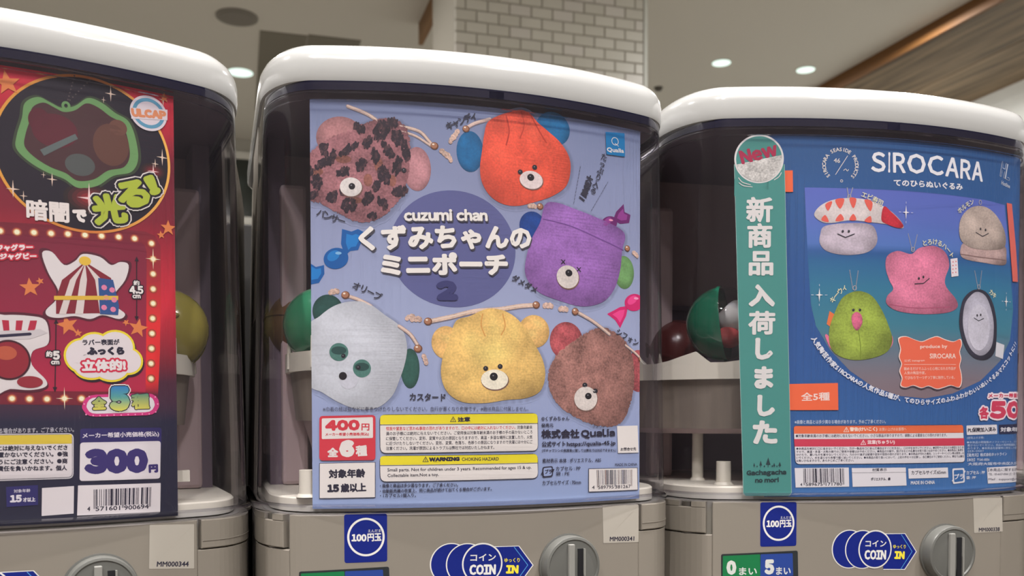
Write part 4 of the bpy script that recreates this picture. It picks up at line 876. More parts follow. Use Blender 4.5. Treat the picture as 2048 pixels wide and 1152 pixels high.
A.ell((47.4,213.4,46.63,44.22), (27, 22, 33), 3, n=80); gf = lambda U, V: np.stack([np.interp(U, [0, 50, 97], [C3(210, 150, 60, GAIN)[i], C3(190, 110, 50, GAIN)[i], C3(222, 170, 80, GAIN)[i]]) for i in range(3)], 1)
A.ring((47.4,213.4,47.17,44.79), 1.5, None, 4, n=90, fn=gf)
for c, r_, rr2 in (((48.7,188.5), 9, (150, 40, 44)), ((84.4,209.3), 5, (140, 36, 44))):
    for k in range(6): A.ell((c[0], c[1], r_*(1-k/6)*1.5, r_*(1-k/6)), tuple(int(27+(rr2[i]-27)*((k+1)/6)**1.3) for i in range(3)), 5+k*.5, n=24)
    sparkle(A, c, r_*1.0, (222, 190, 186), 9, .1)
for c, r_ in (((61,250.4), 4.5), ((89.8,218.5), 5), ((57.1,246.2), 2), ((29.7,196.9), 4), ((10.2,189.3), 5), ((15.3,186), 3), ((85.6,214), 3), ((25.4,198.9), 2), ((90.7,253), 4)): sparkle(A, c, r_, (214, 190, 170), 6, .12)
A.part('charm_picture', 'picture of a green glowing charm on the black disc')
g1 = [(12,212.1),(12.6,219.9),(15.1,229.1),(16.7,237.6),(23.2,241.9),(29.7,239.7),(35.3,237.8),(42,240.1),(48.9,245.8),(56.3,244.3),(63.3,239.9),(70.4,236.6),(74.3,227.9),(75.8,215.3),(71.8,207),(61.8,203.2),(53,196.2),(43,193.8),(35.8,197.9),(26.7,200.7),(17.8,205.7)]
G = catmull(g1, 5); cg = G.mean(0); A.tri(fill(cg+(G-cg)*1.05), (52, 62, 44), 5); A.tri(fill(G), (98, 140, 86), 6); A.tri(fill(cg+(G-cg)*.86), (66, 40, 42), 7)
for o, c in (((31.5,224.3,11.7,9.54), (84, 30, 40)), ((60.9,221,9.82,12.15), (88, 56, 46)), ((44.2,207,7.85,6.26), (74, 78, 76)), ((23.6,229.2,5.5,6.68), (80, 28, 38)), ((64.8,231.5,4.96,4.64), (98, 64, 52))): A.ell(o, c, 8)
A.poly([(23.8,212.6),(41.8,224.2),(43.3,221.6),(25.8,209.5)], (86, 96, 94), 9); A.ring((37.3,239.3,2.31,2.54), 1.4, (98, 140, 86), 7)
for i in range(9): A.dots([((37.9,241)[0]+i*1.5, (37.9,241)[1]+i*1.9), ((37.9,241)[0]+i*.5, (37.9,241)[1]+i*2.0)], .45, (78, 66, 66), 6)
A.part('glow_lettering', 'white and lime lettering on the black disc')
A.text('暗闇', (16.6,172.8,38.3,173.1,11.88), (214, 206, 200), 10, bold=.42); A.text('で', (39.9,174.1,47.4,174.3,7.47), (214, 206, 200), 10, bold=.7)
A.text('光', (51.7,173.1,70.6,177,17.77), (158, 172, 56), 10, bold=1.2, outl=[(2.0, (206, 200, 196)), (1.3, (22, 20, 28))]); A.text('る', (66.2,183.5,84.1,189.4,16), (158, 172, 56), 13, bold=1.2, outl=[(2.0, (206, 200, 196)), (1.3, (22, 20, 28))]); A.text('!', (83,194,89.5,197.3,11.82), (158, 172, 56), 13, bold=1.4, outl=[(2.0, (206, 200, 196)), (1.3, (22, 20, 28))])
A.part('maker_logo', 'round white badge reading ULCAP')
A.ell((82.1,243.2,10.72,10.34), (206, 196, 200), 11, n=40); A.ring((82.1,243.2,9.27,8.86), 2.0, (86, 142, 168), 12, n=44); A.poly([(72.2,244.5),(93.1,247.5),(93,241.2),(72.1,238.1)], (206, 196, 200), 13); A.text('ULCAP', (72.4,239.3,92.7,241.5,5.11), (206, 132, 92), 14, bold=.55, slant=0)
A.part('star_picture', 'printed orange stars')
for c, r_, ro, z in (((8.1,247.2), 7, 10, 6), ((17.8,135.4), 5.5, 5, 4), ((36.5,115.3), 6, 15, 4), ((74.7,115.5), 5.8, -10, 4), ((92.9,176.8), 4.8, 0, 6), ((22.9,139.3), 2.2, 20, 4), ((41.9,111), 2.4, 0, 4), ((67.9,118.4), 2.2, 30, 4), ((88.6,172.1), 2.6, 10, 6), ((91.3,254.3), 3, 0, 11)): star(A, c, r_, (204, 118, 66), z, ro)
A.part('charm_picture', 'picture of a white-edged striped tent charm')
def charm(P, z=5):
    P = catmull(P, 4); c = P.mean(0); A.tri(fill(c+(P-c)*1.07), (80, 30, 44), z-1); A.tri(fill(P), (206, 200, 198), z); return P
charm([(24.1,155.1),(29.1,156.1),(35.2,149.3),(40.9,152),(45.1,156.4),(54.1,155.5),(60,151.4),(65,153.6),(69.7,152.3),(67.7,143.3),(61.5,134.1),(62.5,127.7),(67.4,123.4),(64.1,120.2),(55.1,122),(48.4,119.3),(40.5,120.6),(32.2,119.1),(26.6,119.9),(25.7,123.2),(30.8,129.2),(31.9,134.9),(27,144.4)])
A.poly([(30.8,130.3),(34,140.7),(46.1,151.9),(59.9,143.8),(63.6,131.9),(62.4,123.6),(30.7,121.3)], (120, 34, 46), 6)
for q in ([(46.1,151.3),(43.4,141.4),(40.5,121.8),(44.7,122),(47,141.7)], [(46.1,151.3),(51.3,142),(53.7,122.5),(58.1,122.8),(55,142.3)], [(46.1,151.3),(38.1,141),(32.2,121.3),(35.8,121.5),(41.3,141.2)]): A.poly(q, (200, 190, 184), 7)
A.poly([(52.9,143.3),(61,142.8),(64.1,127.8),(63.5,122.5),(53.7,122.5)], (44, 76, 128), 8)
A.dots([(56.1,138), (60.4,136.9), (57.1,132.3), (61.4,131.2), (55.9,126.4), (60.8,125.6)], 1.6, (206, 120, 150), 9); A.ell((46.1,152.5,3.16,2.58), (214, 176, 62), 8)
A.poly([(29.8,131.4),(63.7,133.7),(63.6,131.3),(29.8,129.1)], (206, 168, 60), 9)
A.part('charm_picture', 'picture of a white-edged top hat and ball charm')
charm([(-2,116.4),(5.3,119.4),(17.6,119.5),(25.1,117.6),(27,109.8),(25.9,103.5),(18.8,99.9),(18.2,92.1),(25.1,83.8),(24.6,79.8),(17,78),(7.2,78.5),(-2.5,77.3)])
for i, (a, b, c_, d) in enumerate(zip([(3.8,116.6),(7.2,116.5),(10.7,116.6),(14.1,116.8),(17.6,116.9)], [(7.2,116.5),(10.7,116.6),(14.1,116.8),(17.6,116.9),(21.1,117.1)], [(7.4,111),(10.3,111.1),(13.3,111.2),(16.3,111.3),(20,111.7)], [(4.5,110.8),(7.4,111),(10.3,111.1),(13.3,111.2),(16.3,111.3)])): A.poly([a, b, c_, d], (168, 40, 62) if i % 2 == 0 else (206, 200, 198), 7)
A.poly([(2.8,110.5),(22.5,112.4),(26.5,110.3),(17.4,106.6),(2.7,105.5)], (190, 184, 184), 7); A.line([(2.7,107.7),(17.5,109.4)], 1.6, (40, 38, 60), 8); A.ell((6.9,94.6,10.75,11.1), (136, 36, 48), 8); A.ring((6.9,94.6,10.75,11.1), 1, (60, 24, 34), 9); A.ell((5.5,98.4,5.36,3.88), (176, 84, 60), 9); A.ell((17.1,82.5,6.47,3.36), (140, 42, 52), 8)
A.part('size_lettering', 'arrows and white size lettering')
for (p, q) in (((74.3,157.2), (73.9,120.2)), ((30.7,117.9), (29.6,77.6))):
    A.line([p, q], .55, (36, 24, 34), 6); 
    for s, c in ((1, p), (-1, q)): A.poly([(c[0]-1.2, c[1]-2.2*s), (c[0]+1.2, c[1]-2.2*s), (c[0], c[1]+.6*s)], (36, 24, 34), 6)
OL = [(.65, (36, 26, 36))]
A.text('約', (72.4,140.5,75.8,140.8,2.95), WHT, 8, bold=.12, outl=OL); A.text('4.5', (70.1,135.3,78,135.9,4.73), WHT, 8, bold=.32, outl=OL); A.text('cm', (71.7,132.8,76.3,133.1,2.22), WHT, 8, bold=.2, outl=OL)
A.text('約', (25.3,96.8,28.6,96.8,3.39), WHT, 8, bold=.15, outl=OL); A.text('5', (28.8,95.2,32.4,95.3,5.1), WHT, 8, bold=.4, outl=OL); A.text('cm', (27.8,92.6,32.1,92.7,2.13), WHT, 8, bold=.2, outl=OL)
A.text('ジャグラー', (1.5,154.2,19.8,156.2,3.59), (220, 206, 206), 8, bold=.25, outl=[(.8, (184, 40, 58))]); A.text('&ジャグビー', (0.9,149.5,21.5,151.3,3.6), (220, 206, 206), 8, bold=.25, outl=[(.8, (184, 40, 58))])
A.part('cloud_label', 'white cloud label with a yellow edge')
CL = [(44.4,97.9,8.95,9.2), (50.8,102.7,8.56,8.1), (62.2,103.8,9.36,8.78), (68.8,95.8,7.29,7.08), (59.3,91.4,9.3,7.01), (48.5,91.7,8.51,6.35), (54.8,98.2,16.23,9.87)]
for o in CL: A.ell((o[0]+.6, o[1]-1.2, o[2]+1.3, o[3]+1.3), (40, 24, 34), 6)
for o in CL: A.ell((o[0], o[1], o[2]+1.2, o[3]+1.2), (216, 196, 48), 7)
for o in CL: A.ell(o, (208, 200, 200), 8)
A.text('ラバー表面が', (44.2,103.9,64.2,105,3.48), INK, 9, bold=.15); A.text('ふっくら', (46.5,98.3,66.9,99.2,4.94), INK, 9, bold=.5); A.text('立体的!', (43.7,89,67.6,90.1,6.68), (212, 206, 204), 9, bold=.45, outl=[(1.1, (192, 38, 66))])
A.part('kinds_badge', 'pink badge reading 5 kinds')
A.rrect([(43.6,75.5),(86.4,77.1),(86.3,63.9),(43.4,62.8)], 7.5, (196, 52, 118), 8); A.rrect([(45.9,74),(83.7,75.3),(83.6,65.7),(45.8,64.5)], 5.5, (210, 204, 206), 9)
A.dots([q for q in ((45.5,64.2), (49.3,63.6), (53,63.6), (56.8,63.6), (60.6,63.9), (64.5,63.9), (68.4,64.2), (72.4,64.2), (76.4,64.5), (80.4,64.5), (84.2,65.7), (85.4,70.5), (84,74.7), (44.6,70.3), (47.3,74.6))], .45, (226, 150, 180), 10)
def num5(U, V): return np.stack([np.interp(V, [66, 74, 82], [C3(206, 200, 70, GAIN)[i], C3(80, 150, 140, GAIN)[i], C3(36, 110, 180, GAIN)[i]]) for i in range(3)], 1)
def greenf(U, V): return np.stack([np.interp(V, [67, 77], [C3(200, 192, 80, GAIN)[i], C3(70, 130, 110, GAIN)[i]]) for i in range(3)], 1)
A.text('全', (48.8,66.8,56.6,67.1,7.55), None, 10, bold=.5, outl=[(.5, INK)], fn=greenf); A.text('種', (70.4,67.2,80.7,67.5,9.22), None, 10, bold=.45, outl=[(.5, INK)], fn=greenf); A.text('5', (58.2,66,69.6,66.3,14.69), None, 12, bold=1.6, outl=[(1.2, WHT), (.6, INK)], fn=num5)
A.part('notice_lettering', 'small light notice line'); A.text('品と多少異なる場合があります。ご了承ください。', (-12.5,53.6,39.1,54.2,2.94), (178, 176, 182), 6, bold=.05)
A.part('warning_box', 'white warning box with a yellow band')
WB = [(2,53.5),(38.9,53.6),(38.5,27.5),(1.6,27.4)]; WB[0] = (-60, WB[0][1]+.2); WB[3] = (-60, WB[3][1]); A.rrect(WB, 3, (200, 196, 198), 6); 
WB2 = [(2,52.9),(38.3,53.1),(38,28.1),(1.6,28)]; WB2[0] = (-59, WB2[0][1]); WB2[3] = (-59, WB2[3][1]); A.rrect(WB2, 2.5, (40, 40, 58), 7); WB3 = [(2,52.7),(38.1,52.9),(37.8,28.4),(1.6,28.2)]; WB3[0] = (-58.5, WB3[0][1]); WB3[3] = (-58.5, WB3[3][1]); A.rrect(WB3, 2.4, (202, 196, 196), 8)
WB4 = [(2,52.7),(37.9,52.8),(37.9,47.6),(1.9,47.7)]; WB4[0] = (-58, WB4[0][1]); WB4[3] = (-58, WB4[3][1]); A.poly(WB4, (204, 180, 60), 9)
for s, b in (('お子様には絶対に与えないでくださ', (-7.8,44,35.6,43.9,3.08)), ('所には置かないでください。●強', (-7.9,40.4,35.8,40.2,3.09)), ('ないようにご注意ください。●商', (-7.9,36.5,35.5,36.2,3.09)), ('害には責任を負いかねます。個人', (-8,32.9,35.2,32.2,3.09))): A.text(s, b, INK, 9, bold=.12)
A.part('price_box', 'white and violet box reading 300 yen')
A.rrect([(42.3,56.2),(87.6,56.3),(87.2,42.7),(42.1,43.2)], 1.8, (44, 38, 92), 6); A.rrect([(42.2,48.1),(87,48.2),(86.4,25.5),(41.6,25.9)], 1.8, (208, 202, 204), 7); A.text('メーカー希望小売価格(税込)', (43.5,50.1,86.1,50.6,3.53), (206, 200, 206), 8, bold=.1)
A.text('300', (44.1,29.6,79.4,29.1,15), (52, 42, 100), 8, bold=1.7); A.text('円', (79.7,29.1,85.3,29.2,5.12), (52, 42, 100), 8, bold=.5)
A.part('age_box', 'navy box giving the recommended age')
A.poly([(4.5,24),(20.3,24.5),(20.2,13.2),(4.6,12.8)], (40, 38, 92), 6); A.text('対象年齢', (8.3,20.5,16.5,20.7,1.97), (200, 196, 204), 7, bold=.03); A.text('15', (6.3,15.2,12.2,15.2,4.2), (208, 204, 208), 7, bold=.35); A.text('才以上', (12.7,15.2,18.9,15.2,2.54), (208, 204, 208), 7, bold=.12)
A.part('blank_code_box', 'empty white square beside the barcode'); A.poly([(22.3,22.7),(38.7,23.2),(38.3,7.4),(21.9,6.9)], (204, 198, 198), 6)
A.part('barcode_box', 'white barcode box'); A.poly([(40.8,23.4),(86.7,22.8),(86.2,5.5),(40.1,6.1)], (206, 200, 200), 6); barcode(A, '4571601900694', [(49,20.7),(81.1,20.6),(80.6,8.9),(48.9,9.4)], 7)
A.text('4', (45.4,8.4,47,8.3,2.61), INK, 7, bold=.08); A.text('571601', (49.9,8.1,63.3,7.9,2.64), INK, 7, bold=.08); A.text('900694', (65.5,7.8,79.5,7.8,2.69), INK, 7, bold=.08)
A.build()

# ---- right poster: palm sized plush toys by the sea
tR = poster('R', 'blue poster of palm-sized plush toys at the sea, 500 yen, in the right machine')
A = Sheet(tR, QP, NP_); A.clip = (-86, 144)
paper(A, -86, 144, 2.4, 254.2, vgrad([(2, (58, 104, 158)), (30, (48, 94, 148)), (90, (42, 84, 142)), (140, (40, 80, 138)), (215, (44, 86, 138)), (254, (44, 84, 132))]))
A.part('sea_picture', 'printed photograph of sky, sea and sand behind the toys')
seaf = vgrad([(66, (124, 104, 108)), (86, (118, 108, 116)), (104, (98, 112, 126)), (122, (58, 118, 136)), (148, (48, 114, 142)), (168, (42, 98, 142)), (174, (40, 84, 138)), (180, (78, 112, 176)), (200, (86, 106, 178)), (228, (88, 100, 178))])
SEA = [(-60,218.5),(-28.3,218.6),(9,218.9),(50.6,218.7),(84.1,218.2),(105.2,216.7),(109.7,191.1),(113.9,161.4),(116.9,139.1),(113.6,116.3),(102.4,100.1),(81.3,84.8),(55,75.4),(31,71.7),(10.7,73.4),(-10.5,80),(-27.1,90.9),(-41.5,105.5),(-51.4,122.2),(-55,136.9),(-57.3,168.2),(-58.8,195.9)]
A.tri(fill(SEA), None, 1, fn=seaf, grid=5)
A.part('title_lettering', 'white title lettering')
xs = [(1742, 1774), (1779, 1783.5), (1792, 1815), (1816, 1852), (1857, 1889), (1893, 1917), (1921, 1942), (1943, 1965)]
TB = [(-13.1,230.7), (-0.4,231), (3.4,231.1), (14.4,231.4), (31,231.6), (46,231.8), (59.5,231.4), (70.4,231.2)]; TE = [(-2.3,230.9), (1.1,231), (13.2,231.4), (29.4,231.6), (44.7,231.8), (58.1,231.4), (69.4,231.3), (81.3,231.1)]
for ch, a, b in zip('SIROCARA', TB, TE): A.text(ch, (a[0], a[1], b[0], b[1], 14.2), (222, 222, 224), 4, bold=.48)
A.text('てのひらぬいぐるみ', (3.9,221.8,62,223,4.82), (222, 222, 224), 4, bold=.18)
A.part('ring_logo', 'white ring logo of small lettering'); cc = (-35.2,234.3); s_ = 'SIROCARA SEASIDE PRODUCTS'
for i, ch in enumerate(s_): an = 222-i*(264/ (len(s_)-1)); A.char(ch, (cc[0]+11.6*math.cos(rad(an)), cc[1]+11.2*math.sin(rad(an))), 3.6, WHT, 4, rot=an-90, bold=.08)
A.line([(-30.3,241.1),(-38.7,227.9)], .4, WHT, 4); A.text('46', (-40.1,236.2,-35.6,236,3.13), WHT, 4, bold=.05); A.line([(-33,230.9),(-31.6,232),(-30.5,230.6),(-29.5,231.7)], .4, WHT, 4, n=4); A.ring((-34.4,223.6,0.99,0.97), .35, WHT, 4, n=16)
A.part('maker_logo', 'outlined white maker letters'); A.text('HL', (99.1,237.5,109.9,235.1,11.6), (190, 196, 204), 4, bold=.5, outl=()); A.text('HL', (99.5,237.8,109.6,235.4,11.02), (44, 84, 132), 5, bold=.12)
A.text('Hotline', (100.9,231.4,110.6,229.6,3.05), (190, 196, 204), 4, bold=.05)
def chain(a, b, z=5, r=.38):
    n = 14
    for i in range(n): t_ = i/(n-1); A.dots([(a[0]+(b[0]-a[0])*t_, a[1]+(b[1]-a[1])*t_)], r, (150, 150, 160), z)
def loop_(c): A.ring((c[0], c[1], 1.5, 1.8), .5, (160, 158, 162), 7, n=18)
def face(e1, e2, mouth, z=9): eye(A, (e1[0], e1[1], .8, 1.0), z); eye(A, (e2[0], e2[1], .8, 1.0), z); A.line(mouth, .6, (36, 38, 48), z)
A.part('toy_picture', 'picture of a shrimp sushi plush')
chain((-30.4,218.8), (-29.3,211.9)); chain((-26.5,219), (-28.6,211.9)); loop_((-28.9,212.6))
fur(A, [(-49.1,185.7),(-45.7,192),(-28.1,194.5),(-12.8,193.7),(-8.2,186.1),(-9.6,179),(-17,173.9),(-31.4,172.1),(-43.8,174.3),(-49.1,179.4)], (188, 176, 186), (-29.4,183.3,21.52,11.86), 5, fuzz=.4, seed=21)
fur(A, [(-53.4,199.5),(-49.3,205.8),(-40.6,210.2),(-28.2,211.9),(-15.5,211),(-4.3,207.3),(5.3,201.5),(11.6,194.7),(10.1,192.2),(1.5,194.3),(-11.7,195.4),(-28.1,196.3),(-40.5,194.2),(-47.8,194.7)], (208, 198, 194), (-22.7,202.4,34.63,11.16), 7, fuzz=.3, seed=22, dark=.25)
for q in ([(-45.8,206.9),(-41,209.1),(-43.7,202.5)], [(-38.9,210.2),(-32.5,211.1),(-35.3,204.1)], [(-28.9,211.6),(-23.9,211.4),(-26,204.7)], [(-18.1,210.9),(-12.2,209.8),(-13.6,203.1)], [(-48.5,196.1),(-45.8,199.6),(-43.3,194.8)], [(-38.7,195.6),(-35.2,200.6),(-32.7,196.5)], [(-28.8,196.6),(-26,200.9),(-23.8,196.8)], [(-17.9,196.3),(-13.6,199.9),(-12.8,195.4)]): A.poly(q, (214, 92, 78), 9, n=4)
fur(A, [(-3.5,207),(2.2,203.4),(9.2,197.4),(11.6,193.7),(7.7,192.4),(-0.4,194.5),(-5.3,197.5)], (194, 44, 58), (3.4,199.3,9.24,8.44), 9, fuzz=.4, seed=23, edge=False)
face((-33.4,188.5), (-29.1,188.6), [(-36.9,186.6),(-31.5,184.3),(-25.1,186.9)], 10)
A.part('toy_picture', 'picture of a folded beige plush')
loop_((79,215.9)); fur(A, [(61.2,182.8),(67.3,186.1),(84.6,186.7),(105.2,186.2),(107.7,178.2),(105.5,172),(84.9,172),(62.8,174.2)], (178, 152, 146), (82.7,179.6,23.62,9.53), 5, seed=24)
fur(A, [(59.2,191.3),(60,201.5),(66.5,209.3),(76.6,213.1),(88.4,212),(99.2,205),(106.2,194.5),(105.2,185.4),(92.6,182.2),(73.7,181.8),(63,185.1)], (182, 166, 154), (80.4,197.3,23.35,16.81), 7, seed=25)
face((79.4,196.5), (84.5,196.2), [(74.9,193.6),(81.5,191.2),(87.6,193.9)]); A.line([(60.4,176.9),(82.3,175.9),(106.6,175.9)], .5, (140, 112, 108), 9, n=5)
A.part('toy_picture', 'picture of a pink melting heart plush')
chain((15.7,188.6), (19,177.4)); chain((22.9,188.3), (20.2,177.5)); loop_((19.4,177.8))
fur(A, [(-1.6,163.9),(-0.5,172.3),(7.5,176.2),(18.2,174.5),(24.7,179.1),(37.2,181.2),(46.8,177.1),(50.5,168.3),(47,158.8),(48,152.4),(57.2,143.4),(57.7,137.6),(47.4,133.6),(26.1,132.1),(8,133.8),(-0.5,138.5),(-0.2,144.1),(4.3,149.2),(1.2,155.5)], (212, 122, 150), (25.8,155.7,29.79,24.22), 6, seed=26)
A.line([(0.6,138.5),(21.9,136.3),(51.8,138.1)], .5, (170, 80, 110), 8, n=5); face((24.5,157.4), (28.2,158.6), [(21.3,153.4),(28.3,154),(33.2,157.8)]); A.poly([(51.3,172.7),(57.6,173.8),(58.8,160.9),(52.4,159.8)], (214, 206, 208), 8)
for i in range(4): A.dots([((53.6,170.7)[0], (53.6,170.7)[1]-i*2.6), ((56.3,171.2)[0], (56.3,171.2)[1]-i*2.6)], .5, (206, 80, 90), 9)
A.part('toy_picture', 'picture of a green kiwi bird plush')
chain((-28.1,161.4), (-25.8,148.5)); chain((-22,161.1), (-23.7,148.5)); loop_((-24.4,149.2)); A.poly([(-44.1,123.7),(-42.1,132.8),(-38.9,130.7),(-41.3,121.6)], (214, 112, 62), 4)
for q in ([(-45.1,115.3),(-43,115.7),(-37.3,105.6),(-38.7,104.1),(-42.2,108.3)], [(4.3,115.2),(1.6,115.9),(-3.6,105.9),(-1.3,103.8),(4,109.6)]): A.poly(q, (214, 110, 140), 5, n=4, fuzz=.4)
fur(A, [(-24.7,146.7),(-17.5,146.5),(-11.1,143.2),(-4.7,134.9),(0.8,123.7),(4,113.1),(0.2,104.9),(-10.7,100.2),(-24.3,98.6),(-35.8,101.7),(-41.5,108.3),(-42.3,119.5),(-38.9,130.7),(-33.3,142)], (146, 166, 66), (-20.9,121.5,23.42,23.9), 7, seed=27, fuzz=.6)
A.line([(-21.6,119.8),(-20,109.2),(-19.9,99.4)], .5, (112, 132, 44), 9, n=4); fur(A, [(-23.2,132.4),(-19.5,130.3),(-18.7,125.1),(-20.9,120.5),(-23.4,119.7),(-26,123.9),(-26.4,129.5)], (216, 106, 138), (-22.7,126.4,4,6.32), 9, seed=28, fuzz=.5, edge=False); eye(A, (-25.4,133.7,0.94,0.98), 11); eye(A, (-20.6,133.8,0.95,0.98), 11)
A.part('toy_picture', 'picture of a grey oyster plush with a dark rim')
chain((74.4,165.4), (77.6,153.9)); chain((81.4,165.9), (79.6,154)); loop_((78.6,154)); A.poly([(97.7,114.2),(106.7,112.3),(105.2,101.7),(96.8,103.7)], (196, 196, 200), 6)
fur(A, [(61.9,140),(66.5,147.5),(75.2,151.9),(85.3,151),(92.8,143.7),(97.4,130.6),(97.7,115.7),(94.6,105.1),(85.2,100.4),(73.5,102.4),(65.2,110.9),(60.2,125.4)], (52, 52, 66), (78.6,126.1,19.16,26.46), 7, seed=29, edge=False)
fur(A, [(64.7,139.4),(69.4,146.2),(76.2,150.2),(84.3,148.4),(89.6,142),(94.1,129.7),(93.9,115.5),(90.3,108),(83,103.7),(74.9,105.3),(68,112.5),(63.5,125.5)], (176, 174, 186), (78.6,126.1,17.13,24.25), 8, seed=30, edge=False, fuzz=.3); A.ell((79.1,124.2,11.09,16.91), (190, 188, 198), 10, fuzz=.3)
face((77,133), (80.5,133.5), [(74,131),(78.5,129),(83.6,131)], 11)
A.part('printed_lettering', 'small cream names and sparkles')
CR = (214, 210, 170)
A.along('エビ寿司', [(-20.3,215),(-12.9,212.5),(-4.3,208.7)], 4.6, CR, 12, bold=.08); A.along('ホルモン', [(57.6,207.1),(64.5,212),(72.1,216.3)], 4.6, CR, 12, bold=.08); A.along('とろけるハート', [(26.7,182.4),(38,184.1),(47.6,180.4),(53.5,173.9)], 4.6, CR, 12, bold=.08); A.along('キーウィ', [(-41.1,139.1),(-36.9,144.8),(-30.5,150.5)], 4.6, CR, 12, bold=.08); A.along('カキ', [(89.5,151.7),(96,147.6)], 4.6, CR, 12, bold=.08)
for c, r_ in (((13.5,203.7), 5), ((-49.5,143.9), 5), ((107.8,144.9), 4.5)): 
    sparkle(A, c, r_, (226, 222, 220), 12, .14, .55)
    for q in ((0, r_*1.25, 0, r_*1.5), (0, -r_*1.25, 0, -r_*1.5), (r_*.8, 0, r_*1.1, 0), (-r_*.8, 0, -r_*1.1, 0)): A.line([(c[0]+q[0], c[1]+q[1]), (c[0]+q[2], c[1]+q[3])], .3, (200, 200, 210), 12)
A.along('人気陶芸作家SIROCARAの人気作品5種が、てのひらサイズのふわふわかわいいぬいぐるみマスコットに!!', [(-53.8,114.5),(-45.7,102.7),(-36.1,92.6),(-22.3,83.5),(-3.3,75.4),(16.3,70.5),(37,69.2),(65.3,74.4),(85,82.7),(104.8,95.3),(120.6,115.1)], 4.25, (214, 216, 222), 12, bold=.14)
A.part('orange_card_print', 'orange wavy-edged card reading produce by SIROCARA')
OC = np.array([(9,113.9),(14.9,115.5),(21.4,113.5),(27.6,112.2),(33.8,114.5),(40.2,116.1),(46.8,114.1),(54.4,112.8),(60.4,114.8),(61.9,110.8),(60.1,105.7),(61.5,100.6),(60.2,95.5),(61.7,90.4),(62.3,84.6),(60,80.2),(52.6,81.6),(46.4,80.1),(40.3,78.9),(33.4,81),(27.6,79.5),(21,81.3),(15.3,79.8),(11,81.2),(12.1,86.2),(10.1,91.2),(11.6,96.2),(9.6,101.1),(10.7,106.8)]); oc = OC.mean(0)
A.poly([tuple(p) for p in oc+(OC-oc)*1.035+np.array([.3, -.8])], (70, 60, 74), 11, n=3); A.poly([tuple(p) for p in oc+(OC-oc)*1.03], (226, 206, 196), 12, n=3); A.poly([tuple(p) for p in OC], (220, 100, 72), 13, n=3)
A.text('produce by', (26,106.8,49.1,107.6,3.24), (232, 200, 186), 14, bold=.1); A.text('SIROCARA', (34,100.4,56.9,100.9,3.61), (232, 200, 186), 14, bold=.12); A.text('公式 instagram', (13.2,97.3,29.8,97.9,2.14), (232, 200, 186), 14, bold=.02); A.line([(13.2,95.8),(57,96.5)], .25, (232, 200, 186), 14)
for s, b in (('眺めるだけでふふっと心地になれる作品が', (13.2,91.6,57,92.5,2.34)), ('人気の陶芸作家。', (13.3,88.7,30.8,88.9,2.32)), ('てびねりで一つずつ丁寧に制作している。', (13.7,85.2,56.2,86,2.34))): A.text(s, b, (232, 200, 186), 14, bold=.02)
A.part('orange_box', 'orange box reading 5 kinds'); A.poly([(-82.5,81.3),(-36,82.4),(-35.5,63.4),(-82.4,63.4)], (222, 98, 60), 12); A.text('全5種', (-61.4,69.7,-41.6,70.1,5.96), (228, 206, 196), 13, bold=.14)
A.poly([(-79.4,229.7),(-68.3,230.1),(-68,215.2),(-79.3,215.2)], (222, 98, 60), 12)
A.poly([(106.8,218.4),(112.7,218.3),(123.1,160.7),(115.1,160.4)], (200, 96, 84), 12); A.poly([(130.6,106.5),(141,107.5),(140.8,95.4),(148.5,95.8)], (206, 92, 64), 12)
A.part('price_lettering', 'red price lettering reading 500 yen each')
PW = [(1.3, (222, 208, 212))]
A.text('メーカー希望小売価格', (89.3,72.3,147.1,73.3,3.39), (190, 54, 82), 12, bold=.2, outl=PW); A.text('各', (80.3,56.7,90.1,56.7,9.28), (190, 54, 82), 12, bold=.5, outl=PW); A.text('500', (91.2,56.7,146.8,56.8,13.58), (190, 54, 82), 12, bold=1.3, outl=PW); A.text('円', (145.7,57.2,140.1,57.2,5.48), (190, 54, 82), 12, bold=.4, outl=PW)
A.part('notice_lettering', 'small light notice line'); A.text('※画像と商品とは多少異なる場合があります。予めご了承ください。', (-65.7,53.6,-0.4,53.8,2.82), (176, 190, 208), 6, bold=.05)
A.part('warning_box', 'white warning box with orange and red bands')
A.rrect([(-66.7,52.6),(65.1,52.7),(67.5,24.8),(-65.1,25.2)], 3.2, (34, 44, 78), 6); A.rrect([(-66.4,52.2),(64.7,52.4),(67,25.2),(-64.8,25.5)], 3, (208, 206, 208), 7)
A.rrect([(-66.4,52.2),(64.7,52.4),(65.2,46.9),(-66,46.9)], 2, (218, 104, 64), 8); A.poly([(-66.2,49.4),(64.9,49.4),(65.2,46.7),(-66,46.8)], (218, 104, 64), 8); A.poly([(-66,43.1),(65.8,42.8),(66.3,37.3),(-65.6,37.8)], (190, 56, 78), 8)
tri_sign(A, (-29.6,49.5), 3.2, (230, 206, 190), 9); A.text('警告(けいこく)', (-27.1,47.9,-6.8,48.1,3.36), (230, 206, 190), 9, bold=.16); A.text('お買い上げのお客様へ', (-5.3,48.5,15.7,48.7,2.32), (230, 196, 176), 9, bold=.02)
tri_sign(A, (-17.2,40.4), 3.2, (226, 200, 200), 9); A.text('注意(ちゅうい)', (-14.2,38.8,6.7,38.8,3.38), (226, 200, 200), 9, bold=.16)
